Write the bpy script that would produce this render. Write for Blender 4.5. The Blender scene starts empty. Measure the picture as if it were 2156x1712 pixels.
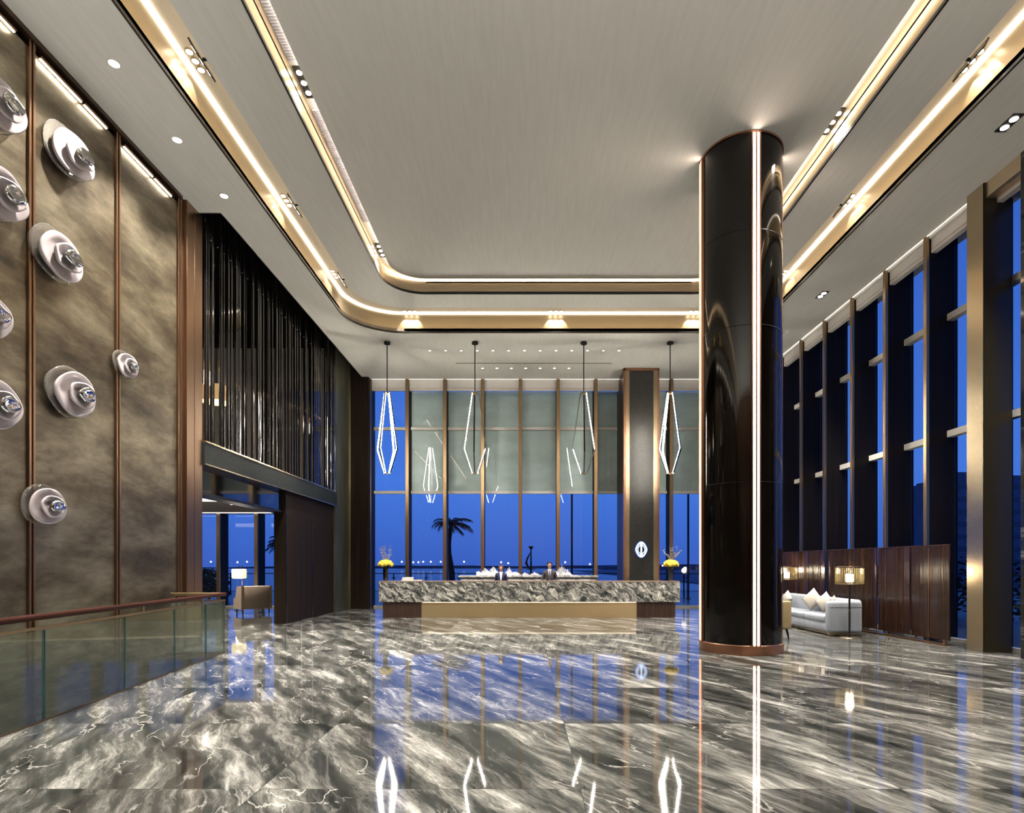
import bpy, bmesh, math, random
from mathutils import Vector, Matrix
from mathutils.geometry import tessellate_polygon
random.seed(7)
PI = math.pi
SC = bpy.context.scene
COL = SC.collection
# ------------------------------------------------------------------ camera, world, exposure
F = 1235.0; PX, PY = 1105.0, 1192.0; EYE = 1.6
cd = bpy.data.cameras.new('camera'); cam = bpy.data.objects.new('camera', cd); COL.objects.link(cam)
cam.location = (0, 0, EYE); cam.rotation_euler = (PI/2, 0, 0)
cd.sensor_fit = 'HORIZONTAL'; cd.sensor_width = 36; cd.lens = 36*F/2156
cd.shift_x = -(PX-1078)/2156; cd.shift_y = (PY-856)/2156
cd.clip_start = .05; cd.clip_end = 6000
SC.camera = cam
SC.view_settings.view_transform = 'Standard'; SC.view_settings.look = 'None'
SC.view_settings.gamma = 1; SC.view_settings.use_curve_mapping = False
SC.view_settings.exposure = 0.0
try:
    SC.cycles.use_denoising = True
    SC.cycles.max_bounces = 6; SC.cycles.diffuse_bounces = 4; SC.cycles.glossy_bounces = 3
    SC.cycles.transmission_bounces = 4; SC.cycles.transparent_max_bounces = 12
    SC.cycles.adaptive_threshold = .02
    SC.cycles.caustics_reflective = False; SC.cycles.caustics_refractive = False
    SC.cycles.sample_clamp_indirect = 4.0
except Exception: pass
w = bpy.data.worlds.new('dusk_sky'); SC.world = w; w.use_nodes = True
nt = w.node_tree; nt.nodes.clear()
_o = nt.nodes.new('ShaderNodeOutputWorld'); _b = nt.nodes.new('ShaderNodeBackground')
_t = nt.nodes.new('ShaderNodeTexCoord'); _s = nt.nodes.new('ShaderNodeSeparateXYZ'); _r = nt.nodes.new('ShaderNodeValToRGB')
nt.links.new(_t.outputs['Generated'], _s.inputs[0]); nt.links.new(_s.outputs['Z'], _r.inputs[0])
nt.links.new(_r.outputs[0], _b.inputs[0]); nt.links.new(_b.outputs[0], _o.inputs[0])
e = _r.color_ramp.elements
e[0].position = 0.0; e[0].color = (.047, .125, .56, 1)
e[1].position = .55; e[1].color = (.038, .115, .54, 1)
e2 = e.new(.14); e2.color = (.068, .205, .78, 1)
_b.inputs[1].default_value = 1.05
WARM = (1.0, .86, .68); NEUT = (1.0, .94, .86)
P_SPOT = 1450; P_SCAL = 60; E_COVE = 10.0; E_INNER = 26.0; E_PEND = 100.0; E_COL = 14.0; E_WALL = 45.0

# ------------------------------------------------------------------ materials
def newmat(name):
    m = bpy.data.materials.new(name); m.use_nodes = True
    return m, m.node_tree, m.node_tree.nodes['Principled BSDF']
def pbr(name, col, rough=.5, metal=0., var=.12, scale=(4, 4, 4), bump=0., coat=0., spec=.5, detail=4, ior=1.5, trans=0., sheen=0., rvar=0.):
    m, t, p = newmat(name); L = t.links
    tc = t.nodes.new('ShaderNodeTexCoord'); mp = t.nodes.new('ShaderNodeMapping'); mp.inputs['Scale'].default_value = scale
    n = t.nodes.new('ShaderNodeTexNoise'); n.inputs['Scale'].default_value = 1; n.inputs['Detail'].default_value = detail
    r = t.nodes.new('ShaderNodeValToRGB')
    L.new(tc.outputs['Object'], mp.inputs[0]); L.new(mp.outputs[0], n.inputs[0]); L.new(n.outputs[0], r.inputs[0])
    r.color_ramp.elements[0].position = .3; r.color_ramp.elements[1].position = .7
    r.color_ramp.elements[0].color = tuple(c*(1-var) for c in col)+(1,)
    r.color_ramp.elements[1].color = tuple(min(1, c*(1+var)) for c in col)+(1,)
    L.new(r.outputs[0], p.inputs['Base Color'])
    p.inputs['Roughness'].default_value = rough; p.inputs['Metallic'].default_value = metal
    p.inputs['IOR'].default_value = ior; p.inputs['Coat Weight'].default_value = coat; p.inputs['Coat Roughness'].default_value = .04
    p.inputs['Specular IOR Level'].default_value = spec; p.inputs['Transmission Weight'].default_value = trans
    if sheen: p.inputs['Sheen Weight'].default_value = sheen
    if rvar:
        mr = t.nodes.new('ShaderNodeMapRange'); mr.inputs[3].default_value = rough-rvar; mr.inputs[4].default_value = rough+rvar
        L.new(n.outputs[0], mr.inputs[0]); L.new(mr.outputs[0], p.inputs['Roughness'])
    if bump:
        b = t.nodes.new('ShaderNodeBump'); b.inputs['Strength'].default_value = bump; b.inputs['Distance'].default_value = .01
        L.new(n.outputs[0], b.inputs['Height']); L.new(b.outputs[0], p.inputs['Normal'])
    return m
def emit(name, col, s):
    m, t, p = newmat(name); p.inputs['Base Color'].default_value = (*col, 1)
    p.inputs['Emission Color'].default_value = (*col, 1); p.inputs['Emission Strength'].default_value = s
    return m
def thin_glass(name, tint, refl=1.0, body=0., bodycol=(.4, .5, .45)):
    m, t, p = newmat(name); L = t.links; t.nodes.remove(p)
    o = t.nodes['Material Output']
    tr = t.nodes.new('ShaderNodeBsdfTransparent'); tr.inputs[0].default_value = (*tint, 1)
    g = t.nodes.new('ShaderNodeBsdfGlossy'); g.inputs['Roughness'].default_value = .0
    lw = t.nodes.new('ShaderNodeLayerWeight'); lw.inputs[0].default_value = .5
    pw = t.nodes.new('ShaderNodeMath'); pw.operation = 'POWER'; pw.inputs[1].default_value = 5; L.new(lw.outputs['Facing'], pw.inputs[0])
    f = t.nodes.new('ShaderNodeMath'); f.operation = 'MULTIPLY_ADD'; f.inputs[1].default_value = .96; f.inputs[2].default_value = .04; L.new(pw.outputs[0], f.inputs[0])
    mu = t.nodes.new('ShaderNodeMath'); mu.operation = 'MULTIPLY'; mu.inputs[1].default_value = refl; mu.use_clamp = True
    x = t.nodes.new('ShaderNodeMixShader')
    geo = t.nodes.new('ShaderNodeNewGeometry')
    L.new(f.outputs[0], mu.inputs[0]); L.new(mu.outputs[0], x.inputs[0])
    src = tr
    if body:
        d = t.nodes.new('ShaderNodeBsdfDiffuse'); d.inputs[0].default_value = (*bodycol, 1)
        y = t.nodes.new('ShaderNodeMixShader'); y.inputs[0].default_value = body
        L.new(tr.outputs[0], y.inputs[1]); L.new(d.outputs[0], y.inputs[2]); src = y
    L.new(src.outputs[0], x.inputs[1]); L.new(g.outputs[0], x.inputs[2]); L.new(x.outputs[0], o.inputs[0])
    return m
def marble(name, ang, stretch, cols, rough=.05, tile=None, vein=1.0, scale=1.0, dist=1.2, plane='xy', coat=0.):
    """streaky marble: noise pulled out along one direction, a second set of fine pale veins, per-slab shift"""
    m, t, p = newmat(name); L = t.links; N = t.nodes.new
    def math_(op, a, b=None, clamp=False):
        n = N('ShaderNodeMath'); n.operation = op; n.use_clamp = clamp
        for i, v in enumerate((a, b)):
            if v is None: continue
            if isinstance(v, (int, float)): n.inputs[i].default_value = v
            else: L.new(v, n.inputs[i])
        return n.outputs[0]
    tc = N('ShaderNodeTexCoord'); sp = N('ShaderNodeSeparateXYZ'); L.new(tc.outputs['Object'], sp.inputs[0])
    x = sp.outputs['X']; y = sp.outputs['Y'] if plane == 'xy' else sp.outputs['Z']
    seam = None
    if tile:
        tw, th, ox, oy = tile
        u = math_('DIVIDE', math_('SUBTRACT', x, ox), tw); v = math_('DIVIDE', math_('SUBTRACT', y, oy), th)
        iu = math_('FLOOR', u); iv = math_('FLOOR', v)
        cb = N('ShaderNodeCombineXYZ'); L.new(iu, cb.inputs[0]); L.new(iv, cb.inputs[1])
        wn = N('ShaderNodeTexWhiteNoise'); wn.noise_dimensions = '3D'; L.new(cb.outputs[0], wn.inputs['Vector'])
        rnd = wn.outputs['Value']
        fu = math_('FRACT', u); fv = math_('FRACT', v)
        du = math_('MULTIPLY', math_('MINIMUM', fu, math_('SUBTRACT', 1., fu)), tw)
        dv = math_('MULTIPLY', math_('MINIMUM', fv, math_('SUBTRACT', 1., fv)), th)
        seam = math_('LESS_THAN', math_('MINIMUM', du, dv), .004)
    cv = N('ShaderNodeCombineXYZ'); L.new(x, cv.inputs[0]); L.new(y, cv.inputs[1])
    if tile: L.new(math_('MULTIPLY', rnd, 37.), cv.inputs[2])
    ro = N('ShaderNodeMapping'); ro.vector_type = 'POINT'; ro.inputs['Rotation'].default_value = (0, 0, ang)
    L.new(cv.outputs[0], ro.inputs[0])
    # wobble
    wb = N('ShaderNodeTexNoise'); wb.inputs['Scale'].default_value = .7*scale; wb.inputs['Detail'].default_value = 3
    L.new(ro.outputs[0], wb.inputs[0])
    vm = N('ShaderNodeVectorMath'); vm.operation = 'MULTIPLY_ADD'; L.new(wb.outputs['Color'], vm.inputs[0])
    vm.inputs[1].default_value = (dist, dist, 0); L.new(ro.outputs[0], vm.inputs[2])
    st = N('ShaderNodeMapping'); st.inputs['Scale'].default_value = (scale/stretch, scale*1.6, scale); L.new(vm.outputs[0], st.inputs[0])
    n1 = N('ShaderNodeTexNoise'); n1.inputs['Scale'].default_value = 1.3; n1.inputs['Detail'].default_value = 11; n1.inputs['Roughness'].default_value = .74
    n1.inputs['Distortion'].default_value = .15; L.new(st.outputs[0], n1.inputs[0])
    r1 = N('ShaderNodeValToRGB'); L.new(n1.outputs[0], r1.inputs[0])
    els = r1.color_ramp.elements
    pos = [.36, .445, .515, .585, .68]
    els[0].position = pos[0]; els[0].color = (*cols[0], 1); els[1].position = pos[-1]; els[1].color = (*cols[-1], 1)
    for q, c in zip(pos[1:-1], cols[1:-1]): k = els.new(q); k.color = (*c, 1)
    # fine veins
    n2 = N('ShaderNodeTexNoise'); n2.inputs['Scale'].default_value = 1.1; n2.inputs['Detail'].default_value = 7; n2.inputs['Distortion'].default_value = .35
    st2 = N('ShaderNodeMapping'); st2.inputs['Scale'].default_value = (scale*.55, scale*1.5, scale); st2.inputs['Location'].default_value = (13, 7, 3)
    L.new(vm.outputs[0], st2.inputs[0]); L.new(st2.outputs[0], n2.inputs[0])
    v1 = math_('ABSOLUTE', math_('SUBTRACT', n2.outputs[0], .5))
    mr = N('ShaderNodeMapRange'); mr.inputs[1].default_value = 0; mr.inputs[2].default_value = .010; mr.inputs[3].default_value = vein; mr.inputs[4].default_value = 0
    L.new(v1, mr.inputs[0])
    # veins come and go
    n3 = N('ShaderNodeTexNoise'); n3.inputs['Scale'].default_value = .9*scale; n3.inputs['Detail'].default_value = 2; L.new(ro.outputs[0], n3.inputs[0])
    m3 = N('ShaderNodeMapRange'); m3.inputs[1].default_value = .46; m3.inputs[2].default_value = .6; L.new(n3.outputs[0], m3.inputs[0])
    fac = math_('MULTIPLY', mr.outputs[0], m3.outputs[0], True)
    mx = N('ShaderNodeMix'); mx.data_type = 'RGBA'; L.new(fac, mx.inputs[0]); L.new(r1.outputs[0], mx.inputs[6]); mx.inputs[7].default_value = (*[min(1, c*1.1) for c in cols[-1]], 1)
    out = mx.outputs[2]
    if tile:
        tn = N('ShaderNodeMapRange'); tn.inputs[3].default_value = .78; tn.inputs[4].default_value = 1.25; L.new(rnd, tn.inputs[0])
        hv = N('ShaderNodeHueSaturation'); L.new(tn.outputs[0], hv.inputs['Value']); L.new(out, hv.inputs['Color'])
        mz = N('ShaderNodeMix'); mz.data_type = 'RGBA'; L.new(math_('MULTIPLY', seam, .6), mz.inputs[0]); L.new(hv.outputs[0], mz.inputs[6]); mz.inputs[7].default_value = (.03, .03, .027, 1)
        out = mz.outputs[2]
    L.new(out, p.inputs['Base Color']); p.inputs['Roughness'].default_value = rough; p.inputs['Coat Weight'].default_value = coat
    return m

M = {}
M['ceil'] = pbr('ceiling_paint', (.82, .805, .75), .75, var=.035, scale=(14, 1.2, 3))
M['white'] = pbr('white_paint', (.80, .77, .72), .6, var=.02)
M['brass'] = pbr('satin_brass', (.60, .49, .33), .26, 1., var=.02, scale=(.6, .6, .6))
M['fascia'] = pbr('gold_fascia', (.44, .36, .24), .36, .8, var=.02, scale=(.6, .6, .6))
M['cream_soffit'] = pbr('cream_satin_soffit', (.80, .70, .55), .3, .3, var=.03, scale=(.6, .6, .6))
M['tanfascia'] = pbr('champagne_metal', (.80, .64, .44), .3, .85, var=.04, scale=(.6, .6, 9))
M['black'] = pbr('black_metal', (.012, .011, .011), .35, .3, var=.2)
M['bronze'] = pbr('bronze_metal', (.30, .185, .115), .33, 1., var=.12, scale=(3, 3, .6))
M['mull'] = pbr('mullion_bronze', (.43, .30, .17), .32, 1., var=.08, scale=(3, 3, .5))
M['dkbronze'] = pbr('dark_bronze_metal', (.075, .045, .03), .34, .8, var=.2, scale=(5, 5, .8))
M['fin'] = pbr('black_brown_fin', (.010, .008, .008), .5, 0, spec=.12, var=.3, scale=(20, 20, .4))
M['copper'] = pbr('copper_metal', (.50, .26, .17), .28, 1., var=.08)
M['lacquer'] = pbr('dark_wood_lacquer', (.004, .003, .0025), .08, 0, var=.5, scale=(26, 26, .5), detail=6, spec=.42)
M['lacq2'] = pbr('rosewood_lacquer', (.03, .013, .008), .22, 0, var=.8, scale=(34, 34, .8), coat=.3, detail=7, bump=.7)
M['lacqwall'] = pbr('dark_veneer_lacquer', (.020, .014, .010), .55, 0, var=.4, scale=(18, 18, .3), detail=5, spec=.06)
M['blackgloss'] = pbr('black_gloss', (.008, .008, .009), .06, 0, coat=1.)
M['slat'] = pbr('black_lacquered_rod', (.015, .013, .012), .12, .2, var=.4, scale=(30, 30, 1), coat=1., bump=.3)
M['ribwood'] = pbr('ribbed_dark_wood', (.05, .027, .018), .3, 0, var=.5, scale=(60, 2, 1), coat=.4)
M['greypanel'] = pbr('frosted_grey_panel', (.78, .88, .84), .3, 0, var=.12, scale=(1, 1, 2))
M['green'] = pbr('green_bronze', (.19, .19, .13), .38, .75, var=.3, scale=(2, 2, .7))
M['olive'] = pbr('olive_bronze', (.035, .028, .014), .22, .0, spec=.35, var=.06, scale=(.5, .5, .5))
M['wood'] = pbr('red_brown_wood', (.04, .009, .004), .45, 0, spec=.1, var=.3, scale=(3, 3, 30))
M['handbar'] = pbr('dull_brass', (.42, .31, .17), .35, 1., var=.06)
M['desk'] = marble('desk_marble', math.radians(35), 2.2, [(.012, .014, .013), (.045, .05, .047), (.18, .175, .16), (.5, .47, .41), (.92, .88, .79)], .15, vein=.9, scale=4.2, dist=.5, plane='xz')
M['deskbrass'] = pbr('desk_brass', (.62, .48, .27), .38, .9, var=.04, scale=(.8, .8, .8))
M['floor'] = marble('floor_marble', math.radians(60), 3.6, [(.017, .018, .0165), (.05, .051, .047), (.125, .123, .112), (.29, .28, .255), (.74, .715, .655)], .045, tile=(2.30, 1.75, 2.70-2.30*6, 4.21-1.75*8), vein=.55, scale=1.6, dist=.30)
M['darkstone'] = marble('black_marble', math.radians(50), 2, [(.008, .008, .008), (.011, .011, .011), (.016, .016, .015), (.022, .022, .02), (.35, .33, .3)], .07, vein=.25, scale=.8, plane='xz')
M['band'] = pbr('black_textured_band', (.02, .024, .022), .5, 0, var=.95, scale=(45, 45, 45), bump=.8, spec=.15)
M['glass'] = thin_glass('clear_glass', (.94, .97, .98), 1.0)
M['rail_glass'] = thin_glass('green_tinted_glass', (.88, .94, .90), 1.6, .10, (.50, .56, .46))
M['glassedge'] = pbr('green_glass_edge', (.03, .13, .12), .15)
M['fabric'] = pbr('pale_blue_velvet', (.36, .40, .47), .75, var=.12, scale=(6, 6, 3), sheen=.5)
M['cream'] = pbr('cream_fabric', (.72, .66, .57), .85, var=.05, scale=(20, 20, 20))
M['furry'] = pbr('grey_patterned_fabric', (.42, .41, .40), .9, var=.6, scale=(22, 22, 22), bump=.8)
M['beige'] = pbr('beige_tweed', (.60, .47, .36), .9, var=.15, scale=(90, 90, 90), bump=.4)
M['ochre'] = pbr('ochre_fabric', (.42, .32, .16), .8, var=.08, scale=(30, 30, 30))
M['led'] = emit('led_warm', (1., .90, .76), E_COVE)
M['led_in'] = emit('led_inner', (1., .88, .72), E_INNER)
M['led_p'] = emit('led_pendant', (1., .93, .80), E_PEND)
M['led_c'] = emit('led_column', (1., .80, .66), E_COL)
M['led_w'] = emit('led_wall', (1., .90, .74), E_WALL)
M['lamp'] = emit('lamp_white', (1., .93, .82), 14.)
M['shade'] = emit('lamp_shade_glow', (1., .84, .50), .95)
M['bulb'] = emit('bulb_glow', (1., .90, .70), 5.)
M['logo'] = emit('sign_glow', (.66, .80, 1.), 1.25)
M['logoblue'] = emit('sign_glow_blue', (.10, .22, 1.), 1.3)
M['shore'] = emit('shore_light', (1., .85, .65), 3.)

def patina():
    m, t, p = newmat('aged_brass_patina'); L = t.links; N = t.nodes.new
    tc = N('ShaderNodeTexCoord'); mp = N('ShaderNodeMapping'); mp.inputs['Scale'].default_value = (.5, .55, 1.5); mp.inputs['Rotation'].default_value = (math.radians(28), 0, 0)
    L.new(tc.outputs['Object'], mp.inputs[0])
    n = N('ShaderNodeTexNoise'); n.inputs['Scale'].default_value = 1.; n.inputs['Detail'].default_value = 10; n.inputs['Roughness'].default_value = .66; n.inputs['Distortion'].default_value = .15
    L.new(mp.outputs[0], n.inputs[0])
    r = N('ShaderNodeValToRGB'); e = r.color_ramp.elements
    e[0].position = .33; e[0].color = (.05, .038, .026, 1); e[1].position = .70; e[1].color = (.40, .35, .25, 1)
    k = e.new(.46); k.color = (.13, .103, .068, 1); k = e.new(.56); k.color = (.225, .19, .13, 1)
    L.new(n.outputs[0], r.inputs[0]); L.new(r.outputs[0], p.inputs['Base Color'])
    m2 = N('ShaderNodeMapping'); m2.inputs['Scale'].default_value = (30, 30, 1.2); L.new(tc.outputs['Object'], m2.inputs[0])
    n2 = N('ShaderNodeTexNoise'); n2.inputs['Scale'].default_value = 1; n2.inputs['Detail'].default_value = 3; L.new(m2.outputs[0], n2.inputs[0])
    b = N('ShaderNodeBump'); b.inputs['Strength'].default_value = .12; b.inputs['Distance'].default_value = .01; L.new(n2.outputs[0], b.inputs['Height']); L.new(b.outputs[0], p.inputs['Normal'])
    p.inputs['Metallic'].default_value = .72; p.inputs['Roughness'].default_value = .36
    return m
M['patina'] = patina()

# ------------------------------------------------------------------ mesh helpers
def B(): return bmesh.new()
def add_box(bm, x0, x1, y0, y1, z0, z1, bev=0., seg=2, mat=None):
    r = bmesh.ops.create_cube(bm, size=1)
    vs = r['verts']
    for v in vs:
        v.co = Vector(((x0+x1)/2+v.co.x*(x1-x0), (y0+y1)/2+v.co.y*(y1-y0), (z0+z1)/2+v.co.z*(z1-z0)))
    if bev:
        es = list({e for v in vs for e in v.link_edges})
        r2 = bmesh.ops.bevel(bm, geom=es, offset=bev, segments=seg, profile=.5, affect='EDGES')
        vs = list({v for v in r2['verts']} | {v for v in vs if v.is_valid})
    if mat is not None:
        for v in vs:
            if v.is_valid: v.co = mat @ v.co
    return vs
def frame_of(d):
    d = d.normalized(); up = Vector((0, 0, 1)) if abs(d.z) < .95 else Vector((0, 1, 0))
    a = d.cross(up).normalized(); b = a.cross(d).normalized()
    return a, b
def add_tube(bm, pts, r, seg=8, caps=True):
    pts = [Vector(p) for p in pts]; n = len(pts); rings = []
    for i, p in enumerate(pts):
        d = (pts[min(i+1, n-1)]-pts[max(i-1, 0)])
        a, b = frame_of(d); rr = r[i] if isinstance(r, (list, tuple)) else r
        rings.append([bm.verts.new(p+a*math.cos(2*PI*k/seg)*rr+b*math.sin(2*PI*k/seg)*rr) for k in range(seg)])
    for i in range(n-1):
        for k in range(seg):
            bm.faces.new((rings[i][k], rings[i][(k+1) % seg], rings[i+1][(k+1) % seg], rings[i+1][k]))
    if caps:
        bm.faces.new(rings[0][::-1]); bm.faces.new(rings[-1])
def add_bar(bm, p, q, wx, wy, side=None):
    """square bar from p to q; side = preferred width axis"""
    p, q = Vector(p), Vector(q); d = (q-p).normalized()
    a = Vector(side) if side else frame_of(d)[0]
    a = (a-d*a.dot(d)).normalized(); b = d.cross(a).normalized()
    vs = [bm.verts.new(o+a*sx*wx/2+b*sy*wy/2) for o in (p, q) for sx, sy in ((-1, -1), (1, -1), (1, 1), (-1, 1))]
    for f in ((0, 1, 2, 3), (7, 6, 5, 4), (0, 4, 5, 1), (1, 5, 6, 2), (2, 6, 7, 3), (3, 7, 4, 0)):
        bm.faces.new([vs[i] for i in f])
def add_lathe(bm, prof, seg=24, cx=0, cy=0, sx=1, sy=1, axis='z', loc=(0, 0, 0)):
    rings = []
    for r, z in prof:
        ring = []
        for k in range(seg):
            a = 2*PI*k/seg
            if axis == 'z': c = Vector((cx+r*math.cos(a)*sx, cy+r*math.sin(a)*sy, z))
            else: c = Vector((loc[0]+z, loc[1]+r*math.cos(a)*sx, loc[2]+r*math.sin(a)*sy))
            ring.append(bm.verts.new(c))
        rings.append(ring)
    for i in range(len(rings)-1):
        for k in range(seg):
            bm.faces.new((rings[i][k], rings[i][(k+1) % seg], rings[i+1][(k+1) % seg], rings[i+1][k]))
    if len(prof) == 4 and abs(prof[0][0]-prof[3][0]) < 1e-6 and prof[0][1] != prof[3][1] and prof[1][0] > prof[0][0]:
        for k in range(seg): bm.faces.new((rings[3][k], rings[3][(k+1) % seg], rings[0][(k+1) % seg], rings[0][k]))
        return
    if prof[0][0] > 1e-5: bm.faces.new(rings[0][::-1])
    if prof[-1][0] > 1e-5: bm.faces.new(rings[-1])
def add_sphere(bm, c, r, u=12, v=8, sc=(1, 1, 1)):
    g = bmesh.ops.create_uvsphere(bm, u_segments=u, v_segments=v, radius=r)
    for q in g['verts']: q.co = Vector((q.co.x*sc[0]+c[0], q.co.y*sc[1]+c[1], q.co.z*sc[2]+c[2]))
    return g['verts']
def add_prism(bm, poly, z0, z1, fn=None):
    fn = fn or (lambda x, y, z: (x, y, z))
    lo = [bm.verts.new(fn(x, y, z0)) for x, y in poly]; hi = [bm.verts.new(fn(x, y, z1)) for x, y in poly]
    n = len(poly)
    for i in range(n): bm.faces.new((lo[i], lo[(i+1) % n], hi[(i+1) % n], hi[i]))
    for t in tessellate_polygon([[Vector((x, y, 0)) for x, y in poly]]):
        bm.faces.new([lo[i] for i in t]); bm.faces.new([hi[i] for i in t][::-1])
def add_band(bm, A, Bp, z0, z1):
    """solid between two open paths with equal point counts"""
    v = [[bm.verts.new((x, y, z)) for x, y in P] for P in (A, Bp) for z in (z0, z1)]
    n = len(A)
    for i in range(n-1):
        for p, q in ((0, 2), (2, 3), (3, 1), (1, 0)):
            bm.faces.new((v[p][i], v[p][i+1], v[q][i+1], v[q][i]))
    for i in (0, n-1): bm.faces.new((v[0][i], v[1][i], v[3][i], v[2][i]))
def obj(name, bm, mat, parent=None, smooth=False, angle=None):
    bmesh.ops.remove_doubles(bm, verts=bm.verts, dist=1e-6)
    bmesh.ops.recalc_face_normals(bm, faces=bm.faces)
    me = bpy.data.meshes.new(name); bm.to_mesh(me); bm.free()
    me.materials.append(M[mat] if isinstance(mat, str) else mat)
    if smooth:
        me.shade_smooth()
        if angle: me.set_sharp_from_angle(angle=math.radians(angle))
    o = bpy.data.objects.new(name, me); COL.objects.link(o)
    if parent is not None: o.parent = parent
    return o
def tag(o, label, cat, group=None, kind=None):
    o['label'] = label; o['category'] = cat
    if group: o['group'] = group
    if kind: o['kind'] = kind
    return o
def thing(name, label, cat, loc=(0, 0, 0), rz=0, group=None):
    o = bpy.data.objects.new(name, None); COL.objects.link(o); o.empty_display_size = .2
    o.location = loc; o.rotation_euler = (0, 0, rz)
    return tag(o, label, cat, group)
def struct(name, bm, mat, parent=None, **k):
    o = obj(name, bm, mat, parent, **k)
    if parent is None: o['kind'] = 'structure'
    return o
def dup(root, loc=None, rz=None, label=None, group=None):
    r = root.copy(); COL.objects.link(r)
    if loc is not None: r.location = loc
    if rz is not None: r.rotation_euler = (0, 0, rz)
    if label: r['label'] = label
    if group: r['group'] = group
    for ch in list(root.children):
        c = ch.copy(); COL.objects.link(c); c.parent = r
        for g in ch.children:
            d = g.copy(); COL.objects.link(d); d.parent = c
    return r
def box(name, x0, x1, y0, y1, z0, z1, mat, parent=None, bev=0., seg=2, st=False):
    bm = B(); add_box(bm, x0, x1, y0, y1, z0, z1, bev, seg)
    o = obj(name, bm, mat, parent, smooth=bool(bev), angle=40 if bev else None)
    if st: o['kind'] = 'structure'
    return o
def spot(name, loc, target, power, ang, blend=.6, size=.06, col=NEUT, parent=None):
    l = bpy.data.lights.new(name, 'SPOT'); l.energy = power; l.spot_size = math.radians(ang); l.spot_blend = blend
    l.shadow_soft_size = size; l.color = col
    o = bpy.data.objects.new(name, l); COL.objects.link(o)
    d = Vector(target)-Vector(loc); o.rotation_euler = d.to_track_quat('-Z', 'Y').to_euler(); o.location = loc
    if parent is not None: o.parent = parent
    return o

# ------------------------------------------------------------------ room dimensions (metres, camera at 0,0)
H1, H2, H3 = 8.70, 9.00, 9.35
XL, XR = -6.63, 8.64
YB = 22.25; YR = -6.0
MOD = 1.434; FD = .62         # facade module and fin depth
XG, YG = XR+FD, YB+FD         # glass planes
def rr(a, b, c, r, y0=YR, n=14):
    p = [(-a, y0)]
    p += [(-a+r-r*math.cos(t*PI/2/n), c-r+r*math.sin(t*PI/2/n)) for t in range(n+1)]
    p += [(b-r+r*math.sin(t*PI/2/n), c-r+r*math.cos(t*PI/2/n)) for t in range(n+1)]
    return p+[(b, y0)]
P_OUT = rr(5.16, 6.94, 17.82, 1.5); P_RO = rr(4.65, 6.45, 16.80, 1.3)
P_RI = rr(3.69, 5.52, 15.92, 1.0); P_C = rr(3.50, 5.35, 15.82, .85)
def off(a, b, c, r, d): return rr(a+d, b+d, c+d, r+d)

# floor, with the stair void beside the left wall
RX0, RY0, RX1, RY1 = -4.9, 5.48, -5.56, 10.87      # balustrade line
rs = (RX1-RX0)/(RY1-RY0)
def railx(y): return RX0+(y-RY0)*rs
bm = B()
add_prism(bm, [(railx(YR), YR), (XG, YR), (XG, YG), (-15, YG), (-15, 11.0), (XL-.4, 11.0), (XL-.4, RY1), (RX1, RY1)], -.3, 0)
struct('floor', bm, 'floor')
box('floor_lower', XL-.4, -4, YR, 11.5, -3.9, -3.6, 'floor', st=True)
# side of the slab below the balustrade
bm = B(); add_prism(bm, [(railx(YR)-.03, YR), (railx(YR), YR), (RX1, RY1), (XL, RY1), (XL, RY1-.03), (RX1-.03, RY1-.03)], -.9, -.002); struct('trim_7', bm, 'dkbronze')
box('wall_lower', RX1-.2, -3.0, RY1+.1, RY1+.3, -3.6, -.3, 'dkbronze', st=True)

# unseen light troughs added in the lower hall to lift ceiling and wall
for i, y in enumerate((-1., 2.2, 5.4, 8.6)):
    t = thing('lower_hall_fill', 'linear fill trough added unseen on the floor of the lower hall', 'light', (-5.75, y, -3.6), 0, 'fill troughs added in the lower hall')
    box('trough', -.25, .25, -1.2, 1.2, 0, .08, 'black', t); box('diffuser', -.22, .22, -1.17, 1.17, .08, .09, emit('trough_%d' % i, (1., .96, .88), 26.), t)
for i, (x, y) in enumerate(((-2.6, -3.8), (1., -4.2), (4.6, -3.8))):  # fill lamps added behind the camera to brighten the ceiling
    t = thing('fill_uplighter', ('tall bronze uplighter added unseen behind the camera, left', 'tall bronze uplighter added unseen behind the camera, middle', 'tall bronze uplighter added unseen behind the camera, right')[i], 'lamp', (x, y, 0))
    bm = B(); add_lathe(bm, [(.24, 0), (.24, .02), (.03, .05), (.025, 1.9)], 24); obj('stand', bm, 'bronze', t)
    bm = B(); add_lathe(bm, [(.03, 1.88), (.22, 2.0), (.30, 2.12), (.285, 2.12), (.2, 2.02), (0, 2.0)], 28); obj('bowl', bm, 'bronze', t)
    spot('lamp', (0, 0, 2.16), (.0, .9, 9), 2600, 150, 1., .12, parent=t)
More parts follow.
